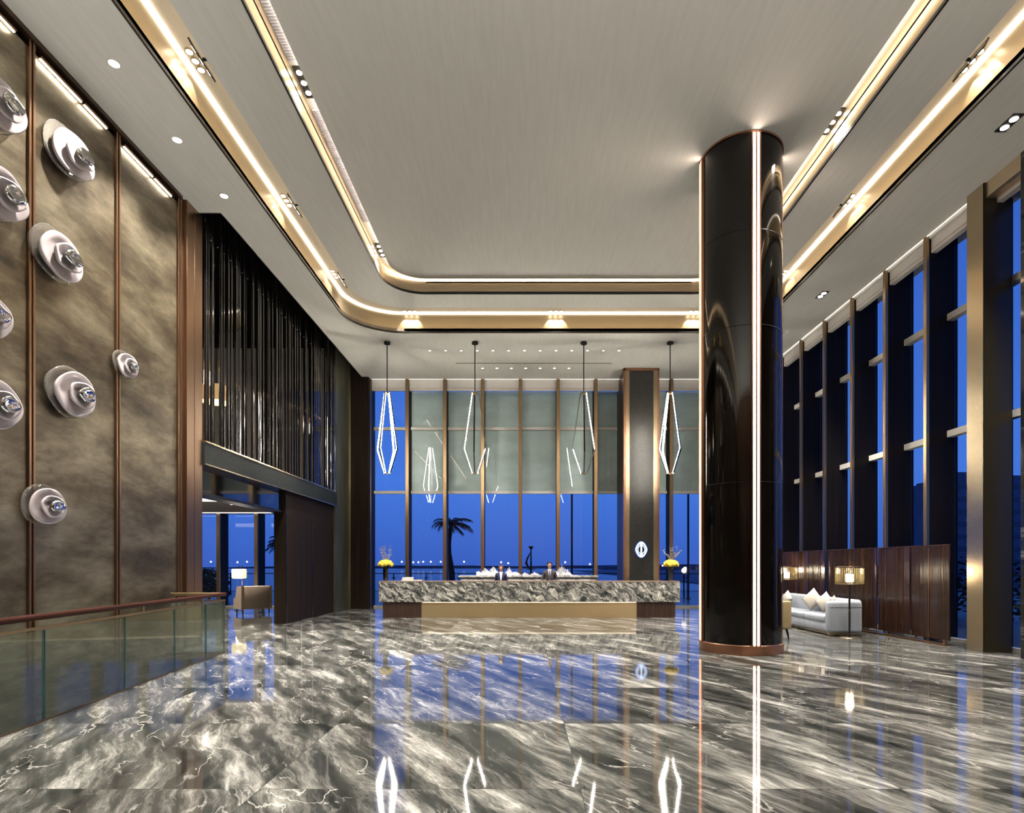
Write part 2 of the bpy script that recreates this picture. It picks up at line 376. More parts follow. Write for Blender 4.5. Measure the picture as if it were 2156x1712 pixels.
# ceilings
bm = B()
bd = [(XL-.4, YR), (XL-.4, 11.8), (-6.14, 11.8), (-6.14, YG), (XG+.3, YG), (XG+.3, YR)]
add_prism(bm, bd+P_OUT[::-1], H1, H1+.12)
ceil = struct('ceiling', bm, 'ceil')
bm = B(); add_band(bm, rr(5.16, 6.94, 17.82, 1.5), off(5.16, 6.94, 17.82, 1.5, .03), H1+.03, 9.31); struct('cove_fascia', bm, 'fascia', ceil, smooth=True, angle=30)
bm = B(); add_band(bm, rr(5.145, 6.925, 17.805, 1.485), off(5.145, 6.925, 17.805, 1.485, .03), H1-.02, H1+.03); struct('edge_trim', bm, 'black', ceil)
bm = B(); add_band(bm, off(5.16, 6.94, 17.82, 1.5, .03), P_RI, 9.28, 9.32); struct('cove_soffit', bm, 'cream_soffit', ceil)
bm = B(); add_band(bm, rr(5.155, 6.935, 17.815, 1.495), rr(5.13, 6.91, 17.79, 1.47), 9.25, 9.275); struct('led_strip', bm, 'led', ceil)
bm = B(); add_band(bm, P_RO, P_RI, H2, H2+.05); ring = struct('ceiling_ring', bm, 'ceil', ceil)
bm = B(); add_band(bm, rr(4.645, 6.445, 16.795, 1.295), rr(4.61, 6.41, 16.76, 1.26), H2+.05, H2+.12); struct('cove_lip', bm, 'white', ceil)
bm = B(); add_band(bm, rr(4.56, 6.36, 16.71, 1.21), rr(4.53, 6.33, 16.68, 1.18), H2+.06, H2+.10); struct('led_strip', bm, 'led', ceil)
bm = B(); add_band(bm, rr(4.45, 6.25, 16.60, 1.1), rr(4.42, 6.22, 16.57, 1.07), H2+.05, 9.28); struct('cove_back', bm, 'white', ceil)
bm = B(); add_band(bm, P_RI, off(3.69, 5.52, 15.92, 1.0, .03), H2+.03, 9.47); struct('inner_fascia', bm, 'tanfascia', ceil, smooth=True, angle=30)
bm = B(); add_band(bm, rr(3.675, 5.505, 15.905, .985), off(3.675, 5.505, 15.905, .985, .03), H2-.02, H2+.03); struct('edge_trim', bm, 'black', ceil)
bm = B(); add_band(bm, P_RI, rr(3.2, 5.05, 15.5, .55), 9.47, 9.52); struct('inner_soffit', bm, 'white', ceil)
bm = B(); add_band(bm, rr(3.46, 5.31, 15.78, .81), rr(3.42, 5.27, 15.74, .77), 9.40, 9.44); struct('led_strip', bm, 'led_in', ceil)
bm = B(); add_prism(bm, P_C, H3, H3+.04); struct('ceiling_centre', bm, 'ceil', ceil)
# louvred air grilles in the inner slot, left side
for y0, y1 in ((3.2, 9.1), (10.1, 13.4)):
    bm = B()
    y = y0
    while y < y1: add_box(bm, -3.67, -3.53, y, y+.018, 9.44, 9.468); y += .05
    struct('air_grille', bm, pbr('grille_white', (.62, .60, .66), .5), ceil)

box('ceiling_sky_block', -15.2, XG+.3, YR-.2, YG+.2, 10.3, 10.4, 'black', st=True)  # unseen sheet added to keep sky light out of the coves
# ------------------------------------------------------------------ walls
wl = box('wall_left', XL-.3, XL-.1, YR, 11.25, -3.6, H1, 'dkbronze', st=True)
joints = [-5.6, -3.9, -2.2, -.52, 1.17, 2.85, 4.53, 6.20, 7.86, 9.53, 11.22]
for a, b in zip(joints[:-1], joints[1:]):
    bm = B(); add_box(bm, XL-.1, XL, a+.05, b-.05, -3.5, H1-.16, .004, 1); struct('wall_panel', bm, 'patina', wl)
for j in joints[1:]:
    bm = B(); add_box(bm, XL-.045, XL+.035, j-.05, j-.015, -3.5, H1-.06, .003, 1); add_box(bm, XL-.045, XL+.035, j+.015, j+.05, -3.5, H1-.06, .003, 1)
    add_box(bm, XL-.045, XL+.01, j-.016, j+.016, -3.5, H1-.06)
    struct('joint_strip', bm, 'bronze', wl)
bm = B(); add_box(bm, XL-.05, XL+.07, YR, 11.25, H1-.07, H1); struct('trim_1', bm, 'dkbronze')
for n, (a, b) in enumerate(zip(joints[3:-1], joints[4:])):
    for c, d in ((a+.1, a+.86), (a+.9, b-.28)):
        t = thing('wall_washer_light', 'slim linear light along the top of the patinated metal panels', 'light', (XL+.045, (c+d)/2, H1-.20), 0, 'linear wall lights above the metal panels')
        h = (d-c)/2
        bm = B(); add_box(bm, -.02, .02, -h, h, -.005, .03); obj('housing', bm, 'bronze', t)
        bm = B(); add_box(bm, -.016, .004, -h+.01, h-.01, -.014, -.005); obj('diffuser', bm, 'led_w', t)
        box('bracket', -.08, -.02, -.02, .02, 0, .03, 'bronze', t)
# bronze pilaster
pl = thing('bronze_pilaster', 'tall copper bronze pilaster between metal panels and dark slat screen', 'pilaster', (XL, 11.26, 0))
bm = B(); add_box(bm, -.1, .02, .02, .10, 0, H1); add_box(bm, -.1, .085, .10, .36, 0, H1, .004, 1); add_box(bm, -.1, .085, .372, .65, 0, H1, .004, 1); obj('panel', bm, 'bronze', pl)
bm = B(); add_box(bm, -.1, .07, .35, .38, 0, H1); obj('reveal', bm, 'dkbronze', pl)
# rear wall and right wall near the camera
box('wall_rear', -8, XG, YR-.2, YR, -3.6, 10.1, 'bronze', st=True)
box('wall_right', XR, XR+.3, YR, 9.4, 0, H1, 'lacqwall', st=True)
# ------------------------------------------------------------------ upper gallery and opening on the left
SX = -6.55
up = box('wall_gallery', -15.2, -15.0, 11, YG, 0, 10.3, pbr('grey_plaster', (.30, .29, .27), .8), st=True)
box('ceiling_gallery', -15, -6.11, 11.0, YG, 9.9, 10.0, pbr('black_soffit', (.006, .006, .008), .9, spec=0), st=True)
box('trim_2', -6.14, -6.11, 11.8, YG, H1, 10.0, 'black', st=True)
box('trim_3', -6.6, -6.11, 11.79, 11.82, H1, 10.0, 'black', st=True)
box('wall_side', -15, XL-.1, 10.9, 11.0, 0, 10.0, pbr('charcoal_wall', (.05, .047, .044), .5), st=True)
lc = pbr('lounge_ceiling_paint', (.70, .66, .61), .7)
box('ceiling_lounge', -15, -7.05, 11.0, YG, 3.62, 3.95, lc, st=True)
sc = thing('slat_screen', 'tall screen of black glossy vertical rods above the lounge opening', 'screen', (SX, 11.95, 0))
nsl = 62; y = 0.; rnd = random.Random(3)
for i in range(nsl):
    y = .06+i*(8.25/nsl); wd = rnd.choice((.03, .04, .055)); dp = rnd.uniform(-.06, .06)
    bm = B(); add_box(bm, -.03+dp, .03+dp, y-wd/2, y+wd/2, 4.16, 9.88, .008, 1); obj('slat', bm, 'slat', sc)
M['steel'] = pbr('polished_steel', (.8, .8, .82), .12, 1.)
for i in range(0, nsl, 2):  # steel beads added to stand in for the row of glints on the rods
    bm = B(); add_sphere(bm, (.12, .06+i*(8.25/nsl), 8.27), .014, 8, 6); obj('glint_bead', bm, 'steel', sc)
bd_ = thing('balcony_band', 'black textured beam edged with gold under the rod screen', 'beam', (SX, 11.915, 3.66))
box('panel', -.17, .05, 0, 8.4, .02, .46, 'band', bd_)
box('gold_trim', -.17, .07, 0, 8.4, .46, .495, 'brass', bd_); box('gold_trim', -.17, .07, 0, 8.4, 0, .025, 'brass', bd_)
hd = thing('opening_header', 'black glossy header set back above the lounge opening', 'header', (-6.75, 11.915, 3.08))
box('panel', -.25, .03, 0, 8.4, .06, .58, 'blackgloss', hd); box('frame', -.3, .05, 0, 8.4, 0, .06, 'black', hd)
# lacquered wall beyond the opening
lw = box('wall_lacquer', -6.95, -6.62, 16.25, 20.3, 0, 3.66, 'lacqwall', st=True)
for yy in (16.27, 17.35, 18.25): box('seam', -6.62, -6.605, yy, yy+.03, 0, 3.08, pbr('steel_seam', (.16, .15, .14), .3, 1.), lw)
box('wall_green', -6.9, -6.56, 20.3, 22.0, 0, H1+1, 'green', st=True)
box('trim_4', -6.56, -6.52, 21.95, 22.0, 0, H1, 'brass', st=True)
box('wall_pier', -6.9, -5.86, 22.0, YG, 0, H1+1, 'lacqwall', st=True)
# lounge coves and light
for i, (yy, zz) in enumerate(((16.3, 3.56), (22.1, 3.60))):
    t = tag(box('cove_light', -14.5, (-9.2, -7.4)[i], yy, yy+(1.5 if i == 0 else .10), zz, zz+.05, emit('lounge_cove_%d' % i, (1., .88, .72), 2.6)), ('wide glowing cove across the lounge ceiling', 'thin glowing line over the lounge windows')[i], 'light')
for (x, yy) in ((-9.6, 14.2), (-9.6, 19.2), (-12.2, 17.)):
    t = thing('lounge_downlight', 'small recessed downlight in the lounge ceiling', 'light', (x, yy, 3.62), 0, 'lounge ceiling downlights')
    bm = B(); add_lathe(bm, [(.04, -.012), (.06, -.012), (.06, 0), (.04, 0)], 14); obj('ring', bm, 'white', t)
    bm = B(); add_lathe(bm, [(.038, -.006), (.038, -.001)], 12); obj('lens', bm, 'lamp', t)
    spot('lamp', (0, 0, -.03), (0, 0, -3), 900, 130, .8, .05, parent=t)
# dim lights in the gallery
for (x, yy) in ((-10, 14.), (-10, 19.)):
    t = thing('gallery_lamp', 'dim drum lamp hanging behind the rod screen', 'lamp', (x, yy, 6.9), 0, 'lamps behind the rod screen')
    bm = B(); add_lathe(bm, [(.45, 0), (.45, .5)], 20); obj('drum_shade', bm, emit('gallery_shade_%d' % int(yy), (1., .62, .26), .35), t)
    bm = B(); add_tube(bm, [(0, 0, .5), (0, 0, 3.0)], .012); obj('cord', bm, 'black', t)
    l = bpy.data.lights.new('lamp', 'POINT'); l.energy = 60; l.color = WARM; l.shadow_soft_size = .2
    o = bpy.data.objects.new('lamp', l); COL.objects.link(o); o.parent = t; o.location = (0, 0, -.3)

# ------------------------------------------------------------------ facade
wn = [0]
def bay_back(x0, x1, grey=True, z0=0., z1=None, blind=True, where=''):
    """one window bay of the rear facade; its left mullion stands at x0"""
    z1 = z1 or H1
    wn[0] += 1
    w_ = box('window_%d' % wn[0], x0+.05, x1-.05, YG-.01, YG+.01, z0, z1, 'glass'); w_['kind'] = 'structure'
    bm = B(); add_box(bm, x0-.065, x0+.065, YB, YB+.07, z0, z1, .006, 1); obj('mullion', bm, 'mull', w_)
    box('fin', x0-.055, x0+.055, YB+.07, YG+.06, z0, z1, 'fin', w_)
    if z1 > 6:
        for z in (4.46, 6.93): box('transom', x0+.055, x1-.055, YG-.14, YG-.02, z-.055, z+.055, 'white', w_)
    box('sill', x0+.055, x1-.055, YG-.16, YG-.02, 0, .07, pbr('stone_sill', (.45, .44, .40), .4), w_)
    if grey: box('frosted_panel', x0+.055, x1-.055, YG+.03, YG+.05, 4.5, 8.4, 'greypanel', w_)
    if blind:
        t = thing('roller_blind', 'white roller blind cassette above the rear windows, '+where, 'blind', ((x0+x1)/2, YB+.12, H1), 0, 'roller blind cassettes along the facade')
        hw = (x1-x0)/2-.07
        box('cassette', -hw, hw, 0, .12, -.40, 0, M['white'], t); box('stitch_line', -hw, hw, -.006, 0, -.33, -.32, pbr('rose_trim', (.55, .28, .24), .6), t)
    return w_
def bay_right(y0, y1, z0=0., where=''):
    """one window bay of the right facade; its near mullion stands at y0"""
    wn[0] += 1
    w_ = box('window_%d' % wn[0], XG-.01, XG+.01, y0+.05, y1-.05, z0, H1, 'glass'); w_['kind'] = 'structure'
    bm = B(); add_box(bm, XR, XR+.07, y0-.05, y0+.05, z0, H1, .006, 1); obj('mullion', bm, 'mull', w_)
    box('fin', XR+.07, XG+.06, y0-.045, y0+.045, z0, H1, 'fin', w_)
    for z in (4.44, 6.95): box('transom', XG-.17, XG-.02, y0+.045, y1-.045, z-.07, z+.07, 'white', w_)
    box('sill', XG-.16, XG-.02, y0+.045, y1-.045, 0, .07, pbr('stone_sill', (.45, .44, .40), .4), w_)
    t = thing('roller_blind', 'white roller blind cassette above the right windows, '+where, 'blind', (XR+.10, (y0+y1)/2, H1), 0, 'roller blind cassettes along the facade')
    hw = (y1-y0)/2-.06
    box('cassette', 0, .12, -hw, hw, -.37, -.06, M['white'], t); bm = B(); add_tube(bm, [(-.02, -hw, -.035), (-.02, hw, -.035)], .035, 10); obj('roller', bm, 'white', t)
    box('stitch_line', -.006, 0, -hw, hw, -.30, -.29, pbr('rose_trim', (.55, .28, .24), .6), t)
    return w_
names = ['left end against the dark pier', 'second from the dark pier', 'third from the dark pier', 'fourth from the dark pier', 'middle bay above the receptionist', 'above the suited man', 'left of the square column', 'behind the square column', 'right of the square column', 'behind the round column', 'in the far right corner']
xs = [-5.906+MOD*i for i in range(10)]
for i in range(10):
    x1 = xs[i+1] if i < 9 else XR
    bay_back(xs[i], x1, grey=(i > 0), where=names[i])
for i in range(5):
    x1 = -5.906-MOD*(i+1); x0 = x1-MOD
    bay_back(-7.34-MOD*(i+1)+.0, -7.34-MOD*i, grey=False, z0=0, z1=3.62, blind=False)
box('wall_gallery_end', -15, -6.1, YB+.1, YG+.2, 3.95, 10.3, pbr('grey_plaster', (.30, .29, .27), .8), st=True)
ys = [9.806+MOD*i for i in range(9)]
rn = ['between marble pillar and brass column', 'nearest bay beyond the brass column', 'second bay beyond the brass column', 'third bay beyond the brass column', 'fourth bay beyond the brass column', 'fifth bay beyond the brass column', 'sixth bay beyond the brass column', 'seventh bay beyond the brass column', 'far end']
for i, y0 in enumerate(ys):
    bay_right(y0, ys[i+1] if i < 8 else YB, where=rn[i])
pm = emit('perimeter_led', (1., .92, .82), 1.5)
box('perimeter_light', -5.8, XR-.2, YB+.012, YB+.03, H1-.012, H1, pm, ceil); box('perimeter_light', XR+.012, XR+.03, 11.4, YB-.2, H1-.012, H1, pm, ceil)
# brass clad column at the right, dark marble pillar
t = thing('brass_column', 'square brass and olive bronze column by the right windows', 'column', (8.50, 10.86, 0))
bm = B(); add_box(bm, 0, .08, 0, .42, 0, H1); obj('brass_face', bm, 'brass', t)
bm = B(); add_box(bm, .0, .52, -.002, .02, 0, H1); add_box(bm, .08, .5, .02, .42, 0, H1); obj('bronze_face', bm, 'olive', t)
box('wall_pillar', 8.52, XG+.1, 9.0, 10.08, 0, H1, 'darkstone', st=True)
box('trim_5', XR-.1, XG, 10.08, 10.86, H1-.28, H1, 'tanfascia', st=True)

# square column at the back with the emblem
q = thing('square_column', 'square dark stone column with brass corners behind the reception desk', 'column', (4.18, 21.03, 0))
box('stone_face', -.43, .43, .01, .1, 0, H1-.12, pbr('honed_black_stone', (.014, .014, .013), .34, 0, var=.5, scale=(9, 9, 9), spec=.6), q); box('core', -.60, .60, .05, YG-21.03-.1, 0, H1, 'dkbronze', q)
for s in (-1, 1):
    box('brass_corner', min(s*.43, s*.57), max(s*.43, s*.57), -.01, .12, 0, H1-.1, 'brass', q); box('copper_edge', min(s*.57, s*.64), max(s*.57, s*.64), -.02, .2, 0, H1, 'copper', q)
box('top_band', -.64, .64, -.02, .1, H1-.1, H1, 'copper', q)
def emblem():
    t = thing('illuminated_emblem', 'glowing white pointed oval emblem with letter I on the stone column', 'sign', (4.17, 21.03, 2.19))
    def oval(w, h, n=24, pw=1.55):
        pts = []
        for k in range(4*n):
            a = 2*PI*k/(4*n); c, s = math.cos(a), math.sin(a)
            sg = lambda v: (1 if v >= 0 else -1)
            pts.append((w*sg(c)*abs(c)**1.0, h*sg(s)*abs(s)**pw))
        return pts
    def ringm(bm, A, Bb, y0, y1):
        n = len(A)
        v = [[bm.verts.new((x, yy, z)) for x, z in P] for P in (A, Bb) for yy in (y0, y1)]
        for i in range(n):
            j = (i+1) % n
            for p, r in ((0, 2), (2, 3), (3, 1), (1, 0)): bm.faces.new((v[p][i], v[p][j], v[r][j], v[r][i]))
    O = oval(.205, .275)
    I_ = oval(.165, .225)
    bm = B(); ringm(bm, O, I_, -.05, -.02); obj('outer_ring', bm, 'logo', t)
    bm = B(); ringm(bm, oval(.225, .295), O, -.03, .0); obj('halo_rim', bm, 'logoblue', t)
    bm = B(); ringm(bm, oval(.135, .165, pw=1.), oval(.112, .14, pw=1.), -.05, -.02); obj('inner_ring', bm, 'logo', t)
    bm = B(); add_box(bm, -.028, .028, -.05, -.02, -.12, .12); add_box(bm, -.055, .055, -.05, -.02, .12, .15); add_box(bm, -.055, .055, -.05, -.02, -.15, -.12); obj('letter', bm, 'logo', t)
    bm = B(); add_prism(bm, [(x, z) for x, z in oval(.06, .04)], -.05, -.02, lambda x, y, z: (x, z, y+.195)); add_prism(bm, [(x, z) for x, z in oval(.06, .04)], -.05, -.02, lambda x, y, z: (x, z, y-.195)); obj('accent', bm, 'logo', t)
    bm = B(); add_prism(bm, oval(.2, .27), -.02, -.012, lambda x, y, z: (x, z, y)); obj('back_plate', bm, 'black', t)
emblem()

# ------------------------------------------------------------------ big round column
CX, CY, CR = 4.105, 11.16, .74
rc = thing('round_column', 'huge round dark lacquered column with glowing vertical strips', 'column', (CX, CY, 0))
bm = B(); add_lathe(bm, [(CR-.01, .16), (CR-.01, H3)], 96); obj('shaft', bm, 'lacquer', rc, smooth=True, angle=60)
bm = B(); add_lathe(bm, [(CR+.02, 0), (CR+.02, .17), (CR+.005, .185)], 96); obj('base_ring', bm, 'copper', rc, smooth=True, angle=40)
bm = B(); add_lathe(bm, [(CR+.012, H3-.035), (CR+.012, H3)], 96); obj('top_ring', bm, 'copper', rc, smooth=True, angle=40)
for z in (3.1, 5.9, 7.6):
    bm = B(); add_lathe(bm, [(CR-.005, z), (CR-.0085, z+.008)], 96); obj('joint_line', bm, 'black', rc, smooth=True)
for k in range(4):
    a = k*PI/2; R_ = Matrix.Rotation(a, 4, 'Z')
    bm = B()
    for xx in (-.07, .0, .07): add_box(bm, xx-.013, xx+.013, -CR-.028, -CR+.02, .17, H3-.04, mat=R_)
    obj('copper_channel', bm, 'copper', rc)
    bm = B()
    for xx in (-.036, .036): add_box(bm, xx-.023, xx+.023, -CR-.012, -CR+.01, .19, H3-.05, mat=R_)
    obj('light_strip', bm, 'led_c', rc)

# ------------------------------------------------------------------ ceiling light fixtures
def trio(x, y, z, rz, label, power, target, tilt=0):
    t = thing('triple_spotlight', label, 'light', (x, y, z), rz, 'triple spotlights along the ceiling coves')
    R_ = Matrix.Rotation(tilt, 4, 'Y')
    bm = B(); add_box(bm, -.07, .07, -.31, .31, -.022, 0, mat=R_); obj('plate', bm, 'black', t)
    for k in (-1, 0, 1):
        bm = B(); add_lathe(bm, [(.045, -.03), (.045, -.018)], 18, 0, k*.2); bmesh.ops.transform(bm, matrix=R_, verts=bm.verts); obj('lens', bm, 'lamp', t)
    if tilt: box('bracket', min(0, math.copysign(.1, tilt)), max(0, math.copysign(.1, tilt)), -.02, .02, .0, .02, 'black', t)
    s = spot('lamp', (x, y, z-.06), target, power, 95, .9, .12)
    s.parent = t; s.matrix_parent_inverse = Matrix.LocRotScale(Vector((x, y, z)), Matrix.Rotation(rz, 3, 'Z'), None).inverted()
    return t
ords = ['second nearest', 'middle', 'far']
for i, y in enumerate((-2.6, 1.6, 5.2, 8.6, 12.07, 15.2)):
    trio(-4.72, y, H2+.02, 0, 'black plate of three spots on the left edge of the ceiling ring, %s' % (['behind camera', 'above camera', 'out of frame', 'nearest in view', 'middle', 'far end'][i]), P_SPOT*(2.2 if y > 14 else 1), (-3.6, y+.8, 0), 1.1)
    trio(6.52, y, H2+.02, 0, 'black plate of three spots on the right edge of the ceiling ring, %s' % (['rear', 'mid rear', 'near', 'by column', 'past column', 'far corner'][i]), P_SPOT*(2.2 if y > 14 else 1), (5.6, y+.8, 0), -1.1)
for i, y in enumerate((-1.5, 4.4, 9.53, 14.6)):
    trio(-3.59, y, 9.47, 0, 'black plate of three bright spots in the inner left ceiling slot, %s' % (['rear', 'near', 'midway', 'far end'][i]), P_SPOT*(3.4 if y > 14 else 1), (-.8, y+1.6 if y > 14 else y, 0))
    trio(5.44, y+(.84 if i == 2 else 0), 9.47, 0, 'black plate of three bright spots in the inner right ceiling slot, %s' % (['rear', 'near', 'beside the round column', 'behind the round column'][i]), P_SPOT*(3.4 if y > 14 else 1), (2.4, y+1.6 if y > 14 else y-1, 0))
# scallop spots washing the brass fascia
def scal(x, y, dx, dy, i):
    t = thing('cove_spotlight', 'small cove spotlight washing a bright scallop down the brass fascia', 'light', (x, y, 9.26), 0, 'cove spotlights washing the brass fascia')
    for k in (-1, 0, 1):
        ox, oy = (k*.16, 0) if dx == 0 else (0, k*.16)
        bm = B(); add_lathe(bm, [(.052, -.004), (.065, -.004), (.065, .018), (.052, .018)], 16, ox, oy); obj('can', bm, 'brass', t)
        bm = B(); add_lathe(bm, [(.048, .004), (.048, .018)], 14, ox, oy); obj('lens', bm, 'lamp', t)
        spot('lamp', (ox, oy, -.03), (ox+dx*.16, oy+dy*.16, -.5), P_SCAL, 62, .25, .02, (1, .88, .66), t)
for i, y in enumerate((5.6, 8.9, 12.3, 15.4)):
    scal(-5.0, y, -1, 0, i); scal(6.78, y, 1, 0, i)
for i, x in enumerate((-3.46, .94, 5.15)): scal(x, 17.64, 0, 1, i)
# downlights
def down(x, y, z, label, r=.045, power=0, group='small recessed ceiling downlights', ang=70):
    t = thing('downlight', label, 'light', (x, y, z), 0, group)
    bm = B(); add_lathe(bm, [(r, -.012), (r*1.35, -.012), (r*1.35, 0), (r, 0)], 16); obj('ring', bm, 'white', t)
    bm = B(); add_lathe(bm, [(r*.95, -.010), (r*.95, -.002)], 14); obj('lens', bm, 'lamp', t)
    if power: spot('lamp', (0, 0, -.03), (0, 0, -3), power, ang, .8, .05, parent=t)
def at(x, y, h):  # point on the horizontal plane z=h
    D = F*(h-EYE)/(PY-y); return ((x-PX)*D/F, D, h)
for (px, py), n in zip(((240, 133), (373, 294), (472, 412)), ('largest, nearest the camera', 'the bright starry one in the middle', 'the small far one by the slat screen')):
    c = at(px, py, H1); down(*c, 'round downlight in the left ceiling margin, '+n, .07, 1500, ang=100)
for k in range(13): down(*at(905+k*33.2, 738, H1), 'tiny downlight in the long row over the reception desk', .035, 330 if k % 2 == 0 else 0, 'front row of downlights over the desk')
for k in range(7): down(*at(1016+k*30.3, 775, H1), 'tiny downlight in the short row behind the slot line', .04, 220 if k % 2 == 0 else 0, 'rear row of downlights near the windows')
box('slot_line', at(960, 766, H1)[0], at(1287, 766, H1)[0], 20.5, 20.56, H1-.012, H1, pbr('slot_grey', (.3, .28, .22), .6), ceil)
for (px, py), n in zip(((2125, 258), (1731, 620)), ('near the brass column', 'beside the round column')):
    x, y, z = at(px, py, H1)
    t = thing('double_spotlight', 'black plate with two round lamps in the right ceiling, '+n, 'light', (x, y, z), 0, 'double spotlights in the right ceiling')
    box('plate', -.09, .09, -.19, .19, -.015, 0, 'black', t)
    for s in (-1, 1):
        bm = B(); add_lathe(bm, [(.06, -.022), (.06, -.014)], 16, 0, s*.09); obj('lens', bm, 'lamp', t)
    spot('lamp', (0, 0, -.05), (-.6, 0, -3), P_SPOT*.8, 95, .8, .1, parent=t)
t = thing('double_spotlight', 'black plate with two round lamps in the near right ceiling, out of frame', 'light', (7.8, 2, H1), 0, 'double spotlights in the right ceiling')
box('plate', -.09, .09, -.19, .19, -.015, 0, 'black', t)
spot('lamp', (0, 0, -.05), (-.5, 0, -3), P_SPOT*.6, 80, .8, .1, parent=t)

# ------------------------------------------------------------------ pendants
M['chrome'] = pbr('chrome', (.22, .22, .23), .12, 1.)
def pendant(x, y, legs, label):
    t = thing('pendant_lamp', label, 'lamp', (x, y, H1), 0, 'four faceted pendant lamps over the desk')
    zt, zm, zb = 7.08-H1, 5.30-H1, 4.54-H1
    bm = B(); add_lathe(bm, [(.10, -.07), (.10, -.01), (.09, 0)], 24); obj('canopy', bm, 'black', t, smooth=True, angle=40)
    bm = B(); add_tube(bm, [(0, 0, -.06), (0, 0, zt+.02)], .016, 10); obj('rod', bm, 'black', t)
    bm = B(); add_lathe(bm, [(.085, zt-.03), (.085, zt+.02), (.03, zt+.05)], 16); obj('top_cap', bm, 'mull', t)
    bm = B(); add_lathe(bm, [(.04, zb-.02), (.09, zb-.02), (.09, zb+.01), (.04, zb+.01)], 16); obj('bottom_ring', bm, 'mull', t)
    for a, up, low in legs:
        a = math.radians(a); u = Vector((math.cos(a), math.sin(a), 0))
        p0 = u*.075+Vector((0, 0, zt)); p1 = u*.33+Vector((0, 0, zm)); p2 = u*.085+Vector((0, 0, zb))
        s = Vector((-u.y, u.x, 0)); k = u*.028
        bm = B(); add_bar(bm, p0+k, p1+k, .045, .02, s); add_bar(bm, p1+k, p2+k*.8, .045, .02, s); obj('frame_leg', bm, 'chrome', t)
        bm = B()
        if up: add_bar(bm, p0+k*.35, p1+k*.35, .042, .022, s)
        if low: add_bar(bm, p1+k*.35, p2+k*.35, .042, .022, s)
        if up or low: obj('light_bar', bm, 'led_p', t)
D4 = 18.58
for px, legs, n in ((815, ((165, 1, 1), (245, 1, 1), (-15, 1, 1), (65, 1, 1)), 'farthest left against blue sky'), (1000, ((190, 1, 1), (-8, 0, 1), (100, 0, 0)), 'second from the left'),
                    (1229, ((172, 0, 1), (-10, 1, 0), (80, 0, 0)), 'third from the left'), (1411, ((178, 1, 1), (120, 1, 1), (-40, 1, 1), (8, 1, 1)), 'beside the square column')):
    pendant((px-PX)*D4/F, D4, legs, 'glowing faceted drop pendant lamp on black rod, '+n)

# ------------------------------------------------------------------ reception desk
DY = 18.13
dk = thing('reception_desk', 'long grey marble reception desk on brass and dark ribbed base', 'desk', (.14, DY, 0))
box('marble_front', -4.66, 4.66, 0, .10, .485, 1.11, 'desk', dk, .006, 1); box('marble_side', -4.66, -4.58, .1, .95, .485, 1.11, 'desk', dk); box('marble_side', 4.58, 4.66, .1, .95, .485, 1.11, 'desk', dk)
box('counter_top', -4.66, 4.66, -.005, .5, 1.11, 1.135, pbr('tan_leather_top', (.25, .17, .12), .45), dk)
box('work_surface', -4.58, 4.58, .5, .95, .74, .78, 'ribwood', dk)
box('brass_base', -3.34, 3.32, .03, .6, 0, .485, 'deskbrass', dk)
for a, b in ((-4.54, -3.34), (3.32, 4.53)):
    bm = B(); x = a
    add_box(bm, a, b, .06, .8, 0, .48)
    while x < b-.02: add_box(bm, x, x+.03, .03, .07, 0, .485, .006, 1); x += .046
    obj('ribbed_base', bm, 'ribwood', dk)
# LED under the marble lip onto brass
box('under_light', -3.3, 3.3, .012, .026, .470, .484, emit('desk_led', (1., .85, .6), 3.0), dk)
# back counter
M['palemarble'] = marble('pale_marble', .4, 2, [(.18, .18, .17), (.3, .29, .28), (.45, .44, .42), (.6, .58, .55), (.8, .78, .74)], .15, scale=2.5, plane='xz')
bc = thing('back_counter', 'low pale marble counter behind the receptionists', 'counter', (.12, 20.5, 0))
box('body', -2.35, 2.35, .05, .6, 0, 1.20, 'palemarble', bc); box('top', -2.45, 2.45, 0, .65, 1.20, 1.27, 'palemarble', bc, .01, 1)
M['silver'] = pbr('white_silver_rock', (.48, .47, .50), .28, .3, var=.45, scale=(14, 14, 9), bump=.8)
def ridge(name, label, x0, x1, peaks, seed):
    rd = random.Random(seed); t = thing(name, label, 'sculpture', ((x0+x1)/2, 20.82, 1.27), 0, 'mountain sculptures on the back counter')
    n, m = 60, 10; bm = B(); g = []
    for i in range(n+1):
        x = x0+(x1-x0)*i/n; row = []
        h = max(max(0, ph*(1-abs(x-pxx)/pw)) for pxx, ph, pw in peaks)
        for j in range(m+1):
            v = j/m*2-1
            row.append(bm.verts.new((x-(x0+x1)/2, v*.13, max(.0, h*(1-abs(v)**.9)*(1+rd.uniform(-.3, .25))+rd.uniform(0, .012)))))
        g.append(row)
    for i in range(n):
        for j in range(m): bm.faces.new((g[i][j], g[i+1][j], g[i+1][j+1], g[i][j+1]))
    obj('peaks', bm, 'silver', t); hw = (x1-x0)/2
    box('plinth', -hw, hw, -.14, .14, .0, .012, 'palemarble', t)
k = 20.82/F
ridge('mountain_sculpture', 'jagged white mountain ridge sculpture left of the woman', (1003-PX)*k, (1098-PX)*k, [((1022-PX)*k, .22, .35), ((1038-PX)*k, .28, .3), ((1072-PX)*k, .27, .22), ((1085-PX)*k, .15, .25), ((1008-PX)*k, .15, .3)], 1)
ridge('mountain_sculpture', 'low white mountain ridge sculpture between the two receptionists', (1100-PX)*k, (1142-PX)*k, [((1105-PX)*k, .09, .2), ((1126-PX)*k, .11, .2)], 2)
ridge('mountain_sculpture', 'single sharp white peak sculpture right of the suited man', (1168-PX)*k, (1215-PX)*k, [((1183-PX)*k, .36, .26), ((1194-PX)*k, .2, .2), ((1172-PX)*k, .15, .2)], 3)
